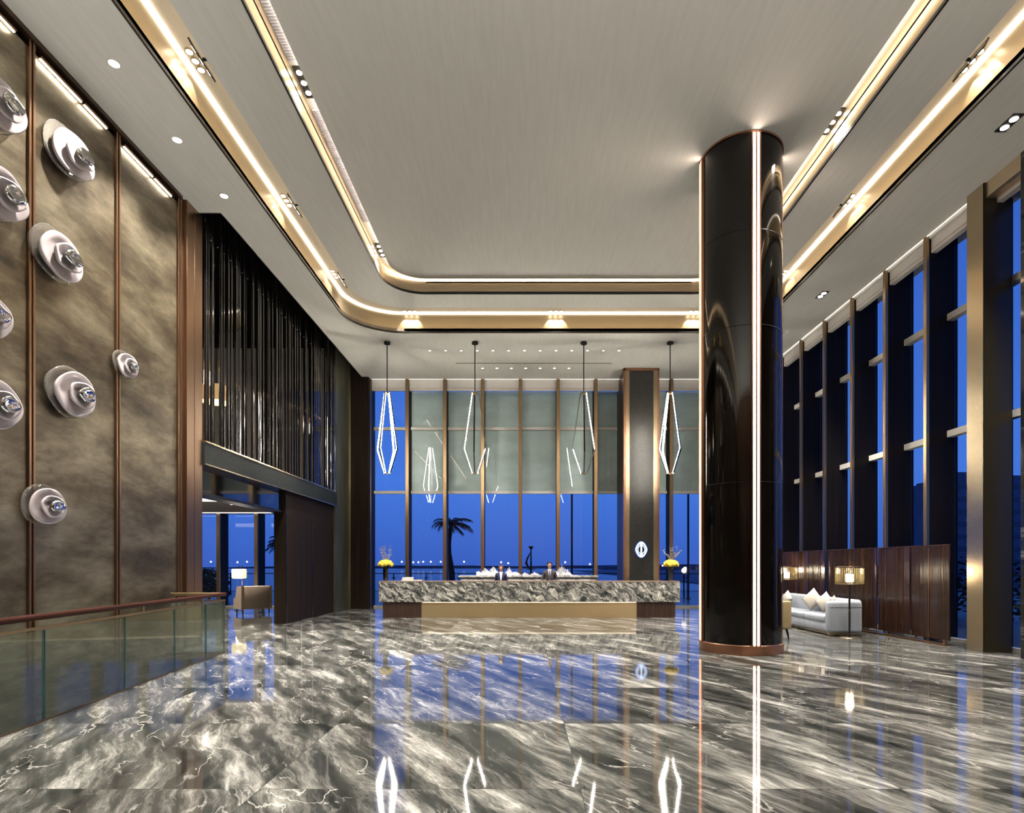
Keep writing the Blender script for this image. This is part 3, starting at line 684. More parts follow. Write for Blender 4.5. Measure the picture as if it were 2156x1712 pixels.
# papers on the desk
def pile(x, w, h, label):
    t = thing('document_stack', label, 'papers', (x, DY+.28, 1.135))
    rd = random.Random(int(w*100)); z = 0; n = 5
    for i in range(n):
        a = Matrix.Rotation(rd.uniform(-.06, .06), 4, 'Z'); bm = B(); add_box(bm, -w/2*(1-.04*i), w/2*(1-.04*i), -.14, .14, z, z+h/n-.002, mat=a); obj('folder', bm, 'white', t); z += h/n
pile((859-PX)*.01490, .36, .115, 'stack of white folders on the desk, left end'); pile((880-PX)*.01490, .24, .035, 'low spread of white papers beside the folders')
# flowers
M['yellow'] = pbr('yellow_petals', (.86, .60, .06), .55, var=.25, scale=(9, 9, 9)); M['leaf'] = pbr('green_leaf', (.05, .11, .025), .5, var=.4, scale=(9, 9, 9)); M['twig'] = pbr('grey_twig', (.30, .28, .26), .7, var=.3)
def flowers(x, label, seed):
    rd = random.Random(seed)
    t = thing('flower_vase', label, 'flowers', (x, DY+.28, 1.135), 0, 'yellow flower arrangements on the desk ends')
    bm = B(); add_lathe(bm, [(.065, 0), (.08, .1), (.085, .42), (.075, .42), (.07, .38), (.0, .38)], 20); obj('vase', bm, 'blackgloss', t, smooth=True, angle=40)
    c = Vector((0, 0, .46))
    bm = B()
    for i in range(26):
        a = rd.uniform(0, 2*PI); p = Vector((math.cos(a)*rd.uniform(.1, .2), math.sin(a)*rd.uniform(.1, .2), rd.uniform(.40, .50)))
        q = Vector((math.cos(a)*.03, math.sin(a)*.03, .38)); d = (p-q).cross(Vector((0, 0, 1))).normalized()*.035
        m_ = (p+q)/2
        v = [bm.verts.new(z) for z in (q, m_+d, p, m_-d)]; bm.faces.new(v)
    obj('leaf_collar', bm, 'leaf', t)
    n = 30
    for i in range(n):
        th = math.acos(1-(i+.5)/n*1.05); ph = i*2.4
        if th > 1.5: th = 1.5
        d = Vector((math.sin(th)*math.cos(ph)*1.28, math.sin(th)*math.sin(ph)*1.28, math.cos(th)*.9)); p = c+d*.165+Vector((0, 0, .03))
        bm = B()
        for ly in range(3):
            r = .055*(1-.26*ly); k_ = 6-ly
            for s in range(k_):
                a = 2*PI*s/k_+ly*.5
                add_sphere(bm, (math.cos(a)*r*.55, math.sin(a)*r*.55, ly*.014), r*.62, 6, 5, (1, 1, .8))
        R_ = d.to_track_quat('Z', 'Y').to_matrix().to_4x4(); bmesh.ops.transform(bm, matrix=Matrix.Translation(p) @ R_, verts=bm.verts)
        obj('rose', bm, 'yellow', t, smooth=True)
    for i in range(9):
        a = rd.uniform(0, 2*PI); l = rd.uniform(.32, .5); tl = rd.uniform(.15, .6)
        bm = B(); pts = []; p = Vector((math.cos(a)*.05, math.sin(a)*.05, .6)); d = Vector((math.cos(a)*tl, math.sin(a)*tl, 1)).normalized()
        for k_ in range(6): pts.append(p.copy()); p = p+d*l/5; d = (d+Vector((rd.uniform(-.3, .3), rd.uniform(-.3, .3), 0))).normalized()
        add_tube(bm, pts, [.006-.0007*k_ for k_ in range(6)], 5)
        for k_ in range(1, 6):
            for s in range(3):
                e_ = Vector((rd.uniform(-1, 1), rd.uniform(-1, 1), rd.uniform(0, 1))).normalized()*.05
                add_tube(bm, [pts[k_], pts[k_]+e_], .0035, 4); add_sphere(bm, pts[k_]+e_, .010, 5, 4)
        obj('twig', bm, 'twig', t)
flowers((812-PX)*.0149, 'yellow roses and bare twigs in black vase, left end of desk', 5)
flowers((1413-PX)*.0149, 'yellow roses and bare twigs in black vase, right end of desk', 6)

# ------------------------------------------------------------------ people
M['skin'] = pbr('skin', (.58, .34, .24), .5, var=.06); M['hair'] = pbr('black_hair', (.015, .011, .009), .4, var=.3, scale=(50, 50, 8)); M['hairb'] = pbr('brown_hair', (.075, .03, .015), .4, var=.3, scale=(50, 50, 8))
M['suit'] = pbr('charcoal_suit', (.055, .045, .052), .8, var=.12, scale=(60, 60, 60)); M['navy'] = pbr('navy_suit', (.02, .022, .07), .8, var=.1); M['shirt'] = pbr('white_shirt', (.80, .79, .80), .7, var=.02)
M['tie'] = pbr('dark_tie', (.03, .028, .05), .5); M['eye'] = pbr('dark_eye', (.02, .012, .01), .2); M['lip'] = pbr('lips', (.45, .13, .10), .5)
def skin_obj(name, verts, edges, mat, parent, root=0, sub=2):
    me = bpy.data.meshes.new(name); me.from_pydata([v[0] for v in verts], edges, []); me.materials.append(M[mat])
    o = bpy.data.objects.new(name, me); COL.objects.link(o); o.parent = parent
    md = o.modifiers.new('skin', 'SKIN'); md.use_smooth_shade = True
    for i, v in enumerate(verts):
        sv = me.skin_vertices[0].data[i]; r = v[1]; sv.radius = r if isinstance(r, tuple) else (r, r); sv.use_root = (i == root)
    s = o.modifiers.new('sub', 'SUBSURF'); s.levels = sub; s.render_levels = sub
    return o
def person(label, x, y, h, fem):
    t = thing('person', label, 'person', (x, y, 0)); s = h/1.72; sw = .88 if fem else 1.
    V = []; E = []
    def v(c, r, link=None):
        V.append(((c[0]*s, c[1]*s, c[2]*s), tuple(q*s for q in r) if isinstance(r, tuple) else r*s)); i = len(V)-1
        if link is not None: E.append((link, i))
        return i
    def limbs(ex, hands):
        for q in (-1, 1):
            sh = v((q*.165*sw, 0, 1.385), .05+ex, top); el = v((q*.225*sw, .03, 1.12), .038+ex, sh); wr = v((q*.17, -.2, 1.0), .026+ex, el)
            if hands:
                pm = v((q*.155, -.265, .985), (.032, .016), wr)
                for f, (ox, ln) in enumerate(((-.03, .055), (-.01, .07), (.01, .075), (.028, .065))):
                    k1 = v((q*.155+ox, -.30, .985), .0095, pm); k2 = v((q*.155+ox*1.1, -.30-ln*.55, .98), .009, k1); v((q*.155+ox*1.1, -.30-ln, .965), .0075, k2)
                th = v((q*.155-q*.04, -.25, .98), .011, pm); v((q*.155-q*.055, -.285, .972), .009, th)
    pel = v((0, 0, .93), (.135, .10)); wa = v((0, 0, 1.08), (.115, .085), pel); ch = v((0, 0, 1.26), (.135*sw+.01, .10), wa); top = v((0, .01, 1.385), (.10*sw, .075), ch)
    nb = v((0, .005, 1.455), .055 if not fem else .045, top); nk = v((0, -.005, 1.50), .05 if not fem else .042, nb); jw = v((0, -.022, 1.548), (.056, .062), nk)
    hd_ = v((0, -.012, 1.615), (.070, .084), jw); v((0, -.005, 1.675), (.058, .07), hd_)
    limbs(0, True)
    for q in (-1, 1):
        hp = v((q*.09, 0, .86), .085, pel); kn = v((q*.095, -.02, .49), .055, hp); an = v((q*.1, .03, .09), .04, kn); v((q*.1, -.12, .045), (.04, .03), an)
    skin_obj('body', V, E, 'skin', t)
    # jacket
    V = []; E = []
    hem = v((0, 0, .80), (.16, .12)); p_ = v((0, 0, .95), (.15, .115), hem); wa = v((0, 0, 1.09), (.132, .10), p_); ch = v((0, .003, 1.26), (.155*sw+.01, .113), wa); top = v((0, .012, 1.385), (.12*sw, .085), ch)
    v((0, .022, 1.44), (.075, .055), top); limbs(.016, False); skin_obj('jacket', V, E, 'navy' if fem else 'suit', t)
    V = []; E = []
    p0 = v((0, 0, .90), (.145, .11))
    for q in (-1, 1):
        hp = v((q*.09, 0, .84), .095, p0); kn = v((q*.095, -.015, .49), .07, hp); v((q*.1, .025, .10), .06, kn)
    skin_obj('trousers', V, E, 'navy' if fem else 'suit', t)
    # shirt front, collar, tie
    def pr(name, poly, y0, y1, mat, tilt=0):
        bm = B(); add_prism(bm, [(a*s, b*s) for a, b in poly], y0*s, y1*s, lambda x, y, z: (x, z+(y-1.2*s)*tilt, y)); return obj(name, bm, mat, t)
    pr('shirt_front', [(-.055, 1.455), (0, 1.12), (.055, 1.455), (.03, 1.475), (-.03, 1.475)], -.125, -.10, 'shirt', .17)
    for q in (-1, 1): pr('collar', [(q*.0, 1.455), (q*.055, 1.485), (q*.065, 1.44), (q*.03, 1.41)], -.135, -.12, 'shirt', .2)
    for q in (-1, 1): pr('lapel', [(q*.055, 1.46), (q*.10, 1.40), (q*.085, 1.34), (q*.0, 1.12), (q*.01, 1.15)], -.137, -.122, 'navy' if fem else 'suit', .17)
    if not fem: pr('tie', [(-.016, 1.445), (.016, 1.445), (.012, 1.42), (.026, 1.18), (0, 1.14), (-.026, 1.18), (-.012, 1.42)], -.135, -.125, 'tie', .17)
    # face
    for q in (-1, 1):
        bm = B(); add_sphere(bm, (q*.028*s, -.088*s, 1.618*s), .010*s, 8, 6, (1.3, .7, .7)); obj('eye', bm, 'eye', t, smooth=True)
        bm = B(); add_tube(bm, [(q*.014*s, -.094*s, 1.636*s), (q*.03*s, -.094*s, 1.640*s), (q*.044*s, -.084*s, 1.634*s)], .004*s, 5); obj('eyebrow', bm, 'hair', t)
        bm = B(); add_sphere(bm, (q*.071*s, -.005*s, 1.61*s), .022*s, 8, 6, (.45, .8, 1.3)); obj('ear', bm, 'skin', t, smooth=True)
    bm = B(); add_lathe(bm, [(.003*s, 1.63*s), (.010*s, 1.60*s), (.015*s, 1.585*s), (.004*s, 1.578*s)], 8, 0, -.092*s); obj('nose', bm, 'skin', t, smooth=True)
    bm = B(); add_sphere(bm, (0, -.083*s, 1.557*s), .02*s, 8, 6, (1.1, .5, .3)); obj('mouth', bm, 'lip', t, smooth=True)
    bm = B(); vs = add_sphere(bm, (0, .008*s, 1.648*s), .088*s, 16, 12, (.95, 1.08, .95))
    for q in vs:   # open the face
        if q.co.y < -.03*s and q.co.z < 1.672*s: q.co.y = -.02*s+(q.co.y+.03*s)*.1; q.co.z = max(q.co.z, 1.60*s)
    if fem:
        add_sphere(bm, (0, .06*s, 1.60*s), .075*s, 12, 8, (1, .8, 1.1))
        for q in (-1, 1): add_tube(bm, [(q*.06*s, -.05*s, 1.68*s), (q*.078*s, -.03*s, 1.62*s), (q*.075*s, -.02*s, 1.54*s), (q*.06*s, 0, 1.47*s)], [.018*s, .022*s, .02*s, .012*s], 8)
    obj('hair', bm, 'hairb' if fem else 'hair', t, smooth=True)
person('woman receptionist in navy jacket and white shirt standing behind the desk', (1055-PX)*19.35/F, 19.35, 1.64, True)
person('man receptionist in charcoal suit and dark tie standing behind the desk', (1157-PX)*19.3/F, 19.3, 1.74, False)

# ------------------------------------------------------------------ balustrade
bl = thing('glass_balustrade', 'glass balustrade with red wooden handrail around the stair void', 'balustrade', (0, 0, 0))
jy = [-2.0, -.4, 1.2, 2.9, 4.5, 6.06, 7.55, 8.90, 10.03, 10.84]
for a, b in zip(jy[:-1], jy[1:]):
    bm = B(); add_bar(bm, (railx(a+.012), a+.012, .48), (railx(b-.012), b-.012, .48), .014, .92, (1, 0, 0)); obj('glass_panel', bm, 'rail_glass', bl)
    bm = B(); add_box(bm, railx(b)-.009, railx(b)+.009, b-.012, b-.004, .02, .94); add_box(bm, railx(a)-.009, railx(a)+.009, a+.004, a+.012, .02, .94); obj('panel_edge', bm, 'glassedge', bl)
bm = B(); add_bar(bm, (RX1, RY1, .48), (XL+.09, RY1, .48), .014, .92, (0, 1, 0)); obj('glass_panel', bm, 'rail_glass', bl)
E0 = (railx(-2), -2); E1 = (RX1, RY1)
bm = B(); add_tube(bm, [(E0[0], E0[1], 1.08), (E1[0], E1[1], 1.08)], .034, 12); obj('handrail', bm, 'wood', bl, smooth=True, angle=50)
bm = B(); add_tube(bm, [(E1[0]+.01, E1[1]+.01, 1.08), (XL+.07, RY1+.01, 1.08)], .03, 12); obj('handrail', bm, 'handbar', bl, smooth=True, angle=50)
bm = B(); add_bar(bm, (E0[0], E0[1], .965), (E1[0], E1[1], .965), .028, .03, (1, 0, 0)); add_bar(bm, (E1[0], E1[1], .965), (XL+.07, RY1, .965), .028, .03, (0, 1, 0)); obj('glass_rail', bm, 'handbar', bl)
for y in (-1, 1.4, 3.6, 5.95, 8.0, 9.9): box('bracket', railx(y)-.01, railx(y)+.01, y-.02, y+.02, .98, 1.05, 'handbar', bl)
bm = B(); add_bar(bm, (E0[0], E0[1], .01), (E1[0], E1[1], .01), .022, .012, (1, 0, 0)); add_bar(bm, (E1[0], E1[1], .01), (XL+.09, RY1, .01), .022, .012, (0, 1, 0)); obj('shoe', bm, 'handbar', bl)

# ------------------------------------------------------------------ glass wall sculptures
M['crystal'] = pbr('clear_crystal', (.95, .95, .95), .03, 0, var=.0, trans=1., ior=1.45)
M['dishglass'] = thin_glass('sculpture_glass', (.93, .91, .86), 2.2, .14, (.85, .80, .72))
M['pinkglass'] = pbr('pink_milk_glass', (.90, .80, .80), .10, 0, var=.05, scale=(5, 5, 5), trans=.3)
M['mirrorglass'] = pbr('silvered_glass', (.80, .82, .82), .06, 1., var=.4, scale=(14, 14, 14), bump=.6)
def blob(px, py, r, label, seed, seen=1):
    rd = random.Random(seed); X0 = XL
    D = F*(-X0-.12)/(PX-px); z = EYE+(PY-py)*D/F
    t = thing('glass_wall_sculpture', label, 'sculpture', (X0, D, z), 0, 'glass sculptures on the patinated wall')
    def warp(bm, a, f):
        for v in bm.verts:
            an = math.atan2(v.co.z, v.co.y); v.co.y *= 1+a*math.sin(an*f+seed); v.co.z *= 1+a*math.cos(an*(f-1)+seed*2)
    def shape(name, prof, dy, dz, a, f, mat, sx=1, sy=1, tilt=0.):
        bm = B(); add_lathe(bm, [(p*r, x*r) for p, x in prof], 44, axis='x', sx=sx, sy=sy); warp(bm, a, f)
        m_ = Matrix.Rotation(tilt, 4, 'Z'); bmesh.ops.transform(bm, matrix=Matrix.Translation((0, dy*r, dz*r)) @ m_, verts=bm.verts); obj(name, bm, mat, t, smooth=True)
    shape('clear_dish', [(.3, .0), (.9, .03), (1.16, .14), (1.22, .26), (1.17, .30), (.85, .18), (.3, .14), (0, .14)], -.12, .06, .05, 3, 'dishglass', 1.1, .95)
    shape('pink_bowl', [(.2, .14), (.7, .22), (1.0, .42), (1.06, .56), (1.0, .60), (.74, .50), (.4, .46), (0, .46)], .05, -.02, .05, 3, 'pinkglass', 1.05, .95, -.1)
    shape('inner_petal', [(.2, .44), (.52, .54), (.66, .72), (.66, .80), (.58, .80), (.4, .70), (0, .68)], .18, -.02, .06, 4, 'pinkglass', 1.05, .9, -.12)
    shape('silvered_tip', [(.05, .66), (.34, .76), (.44, .92), (.42, 1.02), (.26, 1.06), (.12, 1.0), (0, 1.0)], .28, .0, .09, 3, 'mirrorglass', 1., .75, -.15)
for px, py, r, n, s in ((-5, 215, .30, 'topmost at the left picture edge', 1), (-4, 405, .31, 'second from top at the left picture edge', 2), (150, 325, .31, 'topmost on the middle panel', 3),
                        (125, 540, .31, 'second from top on the middle panel', 4), (155, 830, .31, 'third from top on middle panel', 5), (272, 770, .20, 'small one alone on the third panel', 6),
                        (-28, 660, .27, 'cut by the left picture edge, third down', 7), (-12, 850, .29, 'lowest at the left picture edge', 8), (100, 1065, .25, 'lowest on the middle panel', 9)):
    blob(px, py, r, 'pinkish glass dish sculpture with silvered tip, '+n, s)

# ------------------------------------------------------------------ right lounge: folding screen, sofa, lamps, armchair
fs = thing('folding_screen', 'long low screen of glossy dark rosewood planks behind the sofa', 'screen', (0, 0, 0))
A0 = Vector((8.50, 11.72, 0)); A1 = Vector((8.0, 18.6, 0)); dv = (A1-A0); Ln = dv.length; dv.normalize(); nv = Vector((-dv.y, dv.x, 0))
rd = random.Random(11); npl = 26
for i in range(npl):
    w_ = Ln/npl; c = A0+dv*(w_*(i+.5)); a = math.atan2(dv.y, dv.x)+math.radians(rd.choice((-16, -9, -4, 5, 10, 17, 0)))
    mt = Matrix.Translation(c+nv*rd.uniform(-.012, .012)) @ Matrix.Rotation(a, 4, 'Z')
    bm = B(); add_box(bm, -w_/2+.004, w_/2-.004, -.014, .014, .10, 2.03+(.0 if i < 9 else -.0), .004, 1, mt)
    p = obj('plank', bm, 'lacq2', fs)
    if i % 5 in (1, 4):
        bm = B(); add_box(bm, w_/2-.012, w_/2+.002, .014, .024, .12, 2.0, mat=mt); obj('copper_strip', bm, 'copper', p)
    if i % 3 == 0:
        bm = B(); add_box(bm, -.02, .02, -.02, .02, .0, .11, mat=mt); obj('foot', bm, 'copper', fs)
bm = B(); add_bar(bm, A0+Vector((-.06, 0, .02)), A1+Vector((-.06, 0, .02)), .10, .04, nv); obj('base_rail', bm, 'bronze', fs)
bm = B(); add_bar(bm, A0+Vector((0, 0, 2.03)), A1+Vector((0, 0, 2.03)), .035, .012, nv); obj('top_rail', bm, 'copper', fs)

sf = thing('sofa', 'pale blue grey velvet sofa with rounded arm behind the round column', 'sofa', (6.96, 13.40, 0))
box('plinth', .06, .70, .06, 3.35, .015, .075, 'brass', sf)
box('base', 0, .74, .0, 3.4, .07, .30, 'fabric', sf, .05, 3)
box('arm', -.02, .74, -.05, .20, .07, .80, 'fabric', sf, .07, 4)
box('arm', -.02, .74, 3.22, 3.47, .07, .80, 'fabric', sf, .07, 4)
box('backrest', .52, .76, 0, 3.42, .25, .83, 'fabric', sf, .07, 4)
for k in range(3): box('seat_cushion', -.01, .56, .21+k*1.003, .21+k*1.003+.995, .29, .45, 'fabric', sf, .05, 4)
for yy in (.1, 1.7, 3.3):
    box('foot', .03, .12, yy-.05, yy+.05, 0, .07, 'brass', sf)
bm = B(); add_tube(bm, [(-.022, -.052, .66), (.74, -.052, .66)], .006, 5); obj('piping', bm, pbr('grey_piping', (.12, .13, .16), .7), sf)
def cushion(x, y, z, sz, th, mat, label, rot=45, rz=0., lean=0.):
    t = thing('cushion', label, 'cushion', (x, y, z))
    bm = B(); n = 14
    R_ = Matrix.Rotation(rz, 4, 'Z') @ Matrix.Rotation(lean, 4, 'Y') @ Matrix.Rotation(math.radians(rot), 4, 'X')
    for sgn in (-1, 1):
        g = []
        for i in range(n+1):
            row = []
            for j in range(n+1):
                u, v = i/n*2-1, j/n*2-1
                pin = 1-.10*(1-abs(u*v))*(abs(u)**3+abs(v)**3)*.5
                h = th*max(0., (1-u**2)*(1-v**2))**.42
                row.append(bm.verts.new(R_ @ Vector((sgn*h, u*sz*pin, v*sz*pin))))
            g.append(row)
        for i in range(n):
            for j in range(n): bm.faces.new((g[i][j], g[i+1][j], g[i+1][j+1], g[i][j+1]))
    o = obj('cover', bm, mat, t, smooth=True)
    return t
cushion(7.33, 14.95, .75, .215, .09, 'cream', 'large cream cushion standing on its corner on the sofa', rz=.5, lean=.2)
cushion(7.34, 14.35, .72, .19, .085, 'cream', 'smaller cream cushion with grey shade in the middle of the sofa', rz=.45, lean=.2)
cushion(7.30, 13.90, .69, .165, .08, 'furry', 'grey patterned fluffy cushion next to the sofa arm', rz=.35, lean=.2)
cushion(7.29, 16.3, .70, .17, .08, 'cream', 'cream cushion at the far end of the sofa, hidden by the column', rz=.1, lean=.1)

M['rodglass'] = thin_glass('glass_rods', (.86, .80, .66), 2.0, .22, (.7, .6, .35))
def flamp(x, y, label, k=1.):
    t = thing('floor_lamp', label, 'lamp', (x, y, 0), 0, 'floor lamps with glass rod shades')
    bm = B(); add_lathe(bm, [(.21, 0), (.21, .012), (.20, .02)], 32); obj('base', bm, 'brass', t, smooth=True, angle=40)
    bm = B(); add_tube(bm, [(0, 0, .015), (0, 0, 1.24)], .020, 12); obj('pole', bm, 'black', t, smooth=True, angle=50)
    bm = B(); add_tube(bm, [(0, 0, .60), (0, 0, .62)], .026, 10); obj('collar', bm, 'copper', t)
    for z in (1.20, 1.56, 1.59):
        bm = B()
        n = 40
        pts = [(.285*math.cos(2*PI*i/n), .285*math.sin(2*PI*i/n), z) for i in range(n+1)]
        add_tube(bm, pts, .006, 6, False); obj('shade_ring', bm, 'brass', t, smooth=True)
    bm = B()
    for i in range(3):
        a = i*2*PI/3; add_tube(bm, [(0, 0, 1.21), (.285*math.cos(a), .285*math.sin(a), 1.20)], .005, 5)
    obj('spider', bm, 'brass', t)
    bm = B()
    for i in range(44):
        a = 2*PI*i/44; add_tube(bm, [(.28*math.cos(a), .28*math.sin(a), 1.2), (.28*math.cos(a), .28*math.sin(a), 1.56)], .010, 6)
    obj('glass_rods', bm, 'rodglass', t)
    bm = B(); add_lathe(bm, [(.07, 1.24), (.08, 1.26), (.08, 1.41), (.07, 1.42)], 20); obj('bulb', bm, 'bulb', t, smooth=True, angle=40)
    l = bpy.data.lights.new('lamp', 'POINT'); l.energy = 25*k; l.color = WARM; l.shadow_soft_size = .08
    o = bpy.data.objects.new('lamp', l); COL.objects.link(o); o.parent = t; o.location = (0, 0, 1.48)
flamp(7.24, 13.08, 'black floor lamp with lit glass rod drum shade before the sofa arm')
flamp(7.75, 17.35, 'far floor lamp with glass rod shade at the other sofa end, half hidden')
# armchair
ac = thing('armchair', 'ochre armchair with dark tapered legs half hidden by the round column', 'armchair', (5.30, 12.95, 0))
box('seat', -.34, .34, -.3, .36, .26, .46, 'ochre', ac, .05, 3)
box('armrest', .30, .42, -.30, .36, .26, .64, 'ochre', ac, .045, 3); box('armrest', -.42, -.30, -.30, .36, .26, .64, 'ochre', ac, .045, 3)
bm = B(); add_box(bm, -.42, .42, -.40, -.28, .24, .86, .05, 3)
for v in bm.verts: v.co.y -= max(0, v.co.z-.4)*.12; v.co.x *= 1-.12*max(0, v.co.z-.4)
obj('backrest', bm, 'ochre', ac, smooth=True, angle=50)
for sx in (-1, 1):
    for sy in (-1, 1):
        bm = B(); add_tube(bm, [(sx*.33, sy*.30, .27), (sx*.36, sy*.32, .15), (sx*.375, sy*.34, 0)], [.03, .022, .011], 8); obj('leg', bm, 'fin', ac)

# ------------------------------------------------------------------ left lounge furniture
ls = thing('lounge_sofa', 'beige tweed high backed sofa seen from behind in the left lounge', 'sofa', (-9.05, 19.72, 0), math.radians(45)); ls.scale = (.74, .9, 1)
bm = B(); prof = [(0, .16), (.82, .16), (.82, .48), (.62, .56), (.48, .90), (.22, .93), (.0, .93)]
add_prism(bm, [(y_, z_) for y_, z_ in prof], -.62, -.50, lambda a, b, c: (c, a, b)); obj('side_panel', bm, 'beige', ls)
bm = B(); add_prism(bm, [(y_, z_) for y_, z_ in prof], .62, .74, lambda a, b, c: (c, a, b)); obj('side_panel', bm, 'beige', ls)
box('backrest', -.5, .62, 0, .16, .16, .93, 'beige', ls, .03, 3); box('seat', -.5, .62, .16, .8, .2, .44, 'beige', ls, .04, 3)
for sx in (-.52, .64):
    for sy in (.08, .7): box('leg', sx-.02, sx+.02, sy-.02, sy+.02, 0, .17, 'black', ls)
t = thing('shade_lamp', 'floor lamp with small glowing cream drum shade in the left lounge', 'lamp', (-10.18, 20.9, 0))
bm = B(); add_lathe(bm, [(.17, 0), (.17, .02)], 20); obj('base', bm, 'dkbronze', t)
bm = B(); add_tube(bm, [(.12, 0, .02), (.12, 0, 1.60)], .014, 8); add_tube(bm, [(.12, 0, 1.60), (0, 0, 1.62), (0, 0, 1.5)], .010, 8); obj('pole', bm, 'dkbronze', t)
box('lamp_shade', -.20, .20, -.17, .17, 1.16, 1.50, 'shade', t, .04, 3)
l = bpy.data.lights.new('lamp', 'POINT'); l.energy = 25; l.color = WARM; o = bpy.data.objects.new('lamp', l); COL.objects.link(o); o.parent = t; o.location = (0, 0, 1.0); l.shadow_soft_size = .1
t = thing('side_table', 'low dark round table with brass dish behind the beige sofa', 'table', (-8.2, 20.6, 0))
bm = B(); add_lathe(bm, [(.35, .40), (.35, .43)], 28); obj('table_top', bm, 'fin', t); bm = B(); add_lathe(bm, [(.2, 0), (.2, .02), (.03, .04), (.03, .4)], 20); obj('pedestal', bm, 'black', t)

# ------------------------------------------------------------------ outside
ter = pbr('terrace_stone', (.045, .05, .055), .25, var=.2); sea = pbr('sea_water', (.02, .035, .06), .18, var=.1, scale=(.05, .4, 1), bump=.3)
tag(box('terrace', -30, 30, YG+.02, 37.6, -.4, -.03, ter), 'dark stone terrace beyond the rear windows', 'terrace')
tag(box('forecourt', XG+.02, 60, -8, YG+.02, -.4, -.05, ter), 'dark paved forecourt outside the right windows', 'terrace')
tag(box('sea', -2600, 2600, 37.6, 3200, -4.6, -4.32, sea), 'wide blue evening sea out to the horizon', 'sea')
ld = pbr('far_land_hazed', (.09, .12, .17), .9, var=.3, scale=(.01, .01, .1))  # distance haze put into the land colour, lighter and bluer
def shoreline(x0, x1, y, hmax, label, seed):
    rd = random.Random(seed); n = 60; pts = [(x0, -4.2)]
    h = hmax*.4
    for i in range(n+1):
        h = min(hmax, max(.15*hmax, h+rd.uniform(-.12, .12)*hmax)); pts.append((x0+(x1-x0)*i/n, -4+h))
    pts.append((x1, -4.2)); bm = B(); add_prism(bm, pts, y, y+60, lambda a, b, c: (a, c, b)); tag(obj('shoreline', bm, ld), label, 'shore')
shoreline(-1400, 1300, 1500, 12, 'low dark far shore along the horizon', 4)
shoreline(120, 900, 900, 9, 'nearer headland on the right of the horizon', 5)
for i, (px, py) in enumerate(((846, 1183), (870, 1184), (881, 1184), (891, 1183), (907, 1183), (928, 1183), (947, 1183), (977, 1183), (1055, 1184), (1070, 1186), (1190, 1184), (1242, 1188), (1395, 1191), (444, 1183), (500, 1184), (520, 1183))):
    D = 800.; bm = B(); add_sphere(bm, (0, 0, 0), 1.25, 8, 6)
    o = obj('shore_light', bm, 'shore'); o.location = ((px-PX)*D/F, D, EYE+(PY-py)*D/F); tag(o, 'tiny warm light on the far shore', 'light', 'lights along the far shore')
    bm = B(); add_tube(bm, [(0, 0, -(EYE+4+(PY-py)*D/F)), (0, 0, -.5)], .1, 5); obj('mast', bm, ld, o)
# terrace railing
rl = thing('terrace_railing', 'thin dark railing along the terrace edge', 'railing', (0, 37.4, 0))
box('top_rail', -26, 26, -.03, .03, 1.10, 1.15, 'black', rl); box('lower_rail', -26, 26, -.02, .02, -.0, .03, 'black', rl)
for i in range(25):
    x = -25+i*2.08; bm = B(); add_box(bm, x-.03, x+.03, -.03, .03, -.03, 1.10); add_box(bm, x-.12, x+.12, -.05, .05, .82, .88); obj('post', bm, 'black', rl)
for px, D in ((1204, 30.), (1449, 29.)):
    bm = B(); add_lathe(bm, [(.12, -.03), (.12, .02), (.055, .04), (.05, 6.6), (.03, 6.65)], 12)
    o = obj('light_mast', bm, 'black'); o.location = ((px-PX)*D/F, D, 0); tag(o, 'slim dark mast on the terrace '+('seen right of the suited man' if px < 1300 else 'seen right of the square column'), 'mast')
t = thing('globe_light', 'white globe lamp on a dark post out on the terrace', 'lamp', ((1440-PX)*30/F, 30, -.03))
bm = B(); add_sphere(bm, (0, 0, 1.40), .13, 14, 10); obj('globe', bm, emit('globe_glow', (1, .93, .85), 1.2), t, smooth=True); bm = B(); add_tube(bm, [(0, 0, 0), (0, 0, 1.29)], .04, 8); obj('post', bm, 'black', t)
# slender sculpture on the terrace edge
t = thing('mast_sculpture', 'slender dark mast sculpture with disc seen above the counter', 'sculpture', ((1118-PX)*36/F, 36, -.03))
bm = B(); add_tube(bm, [(0, 0, 0), (0, 0, 2.75)], [.09, .035], 8); obj('mast', bm, 'black', t)
bm = B(); add_lathe(bm, [(.05, 2.65), (.16, 2.80), (.16, 2.84), (.05, 2.86)], 12); obj('cap', bm, 'black', t); bm = B(); add_lathe(bm, [(.28, 1.42), (.28, 1.46)], 16); obj('disc', bm, 'black', t)
bm = B(); add_tube(bm, [(-.05, 0, 1.44), (-.3, 0, 1.8), (-.22, 0, 2.1), (-.02, 0, 2.5)], [.05, .09, .06, .02], 8); obj('figure', bm, 'black', t)
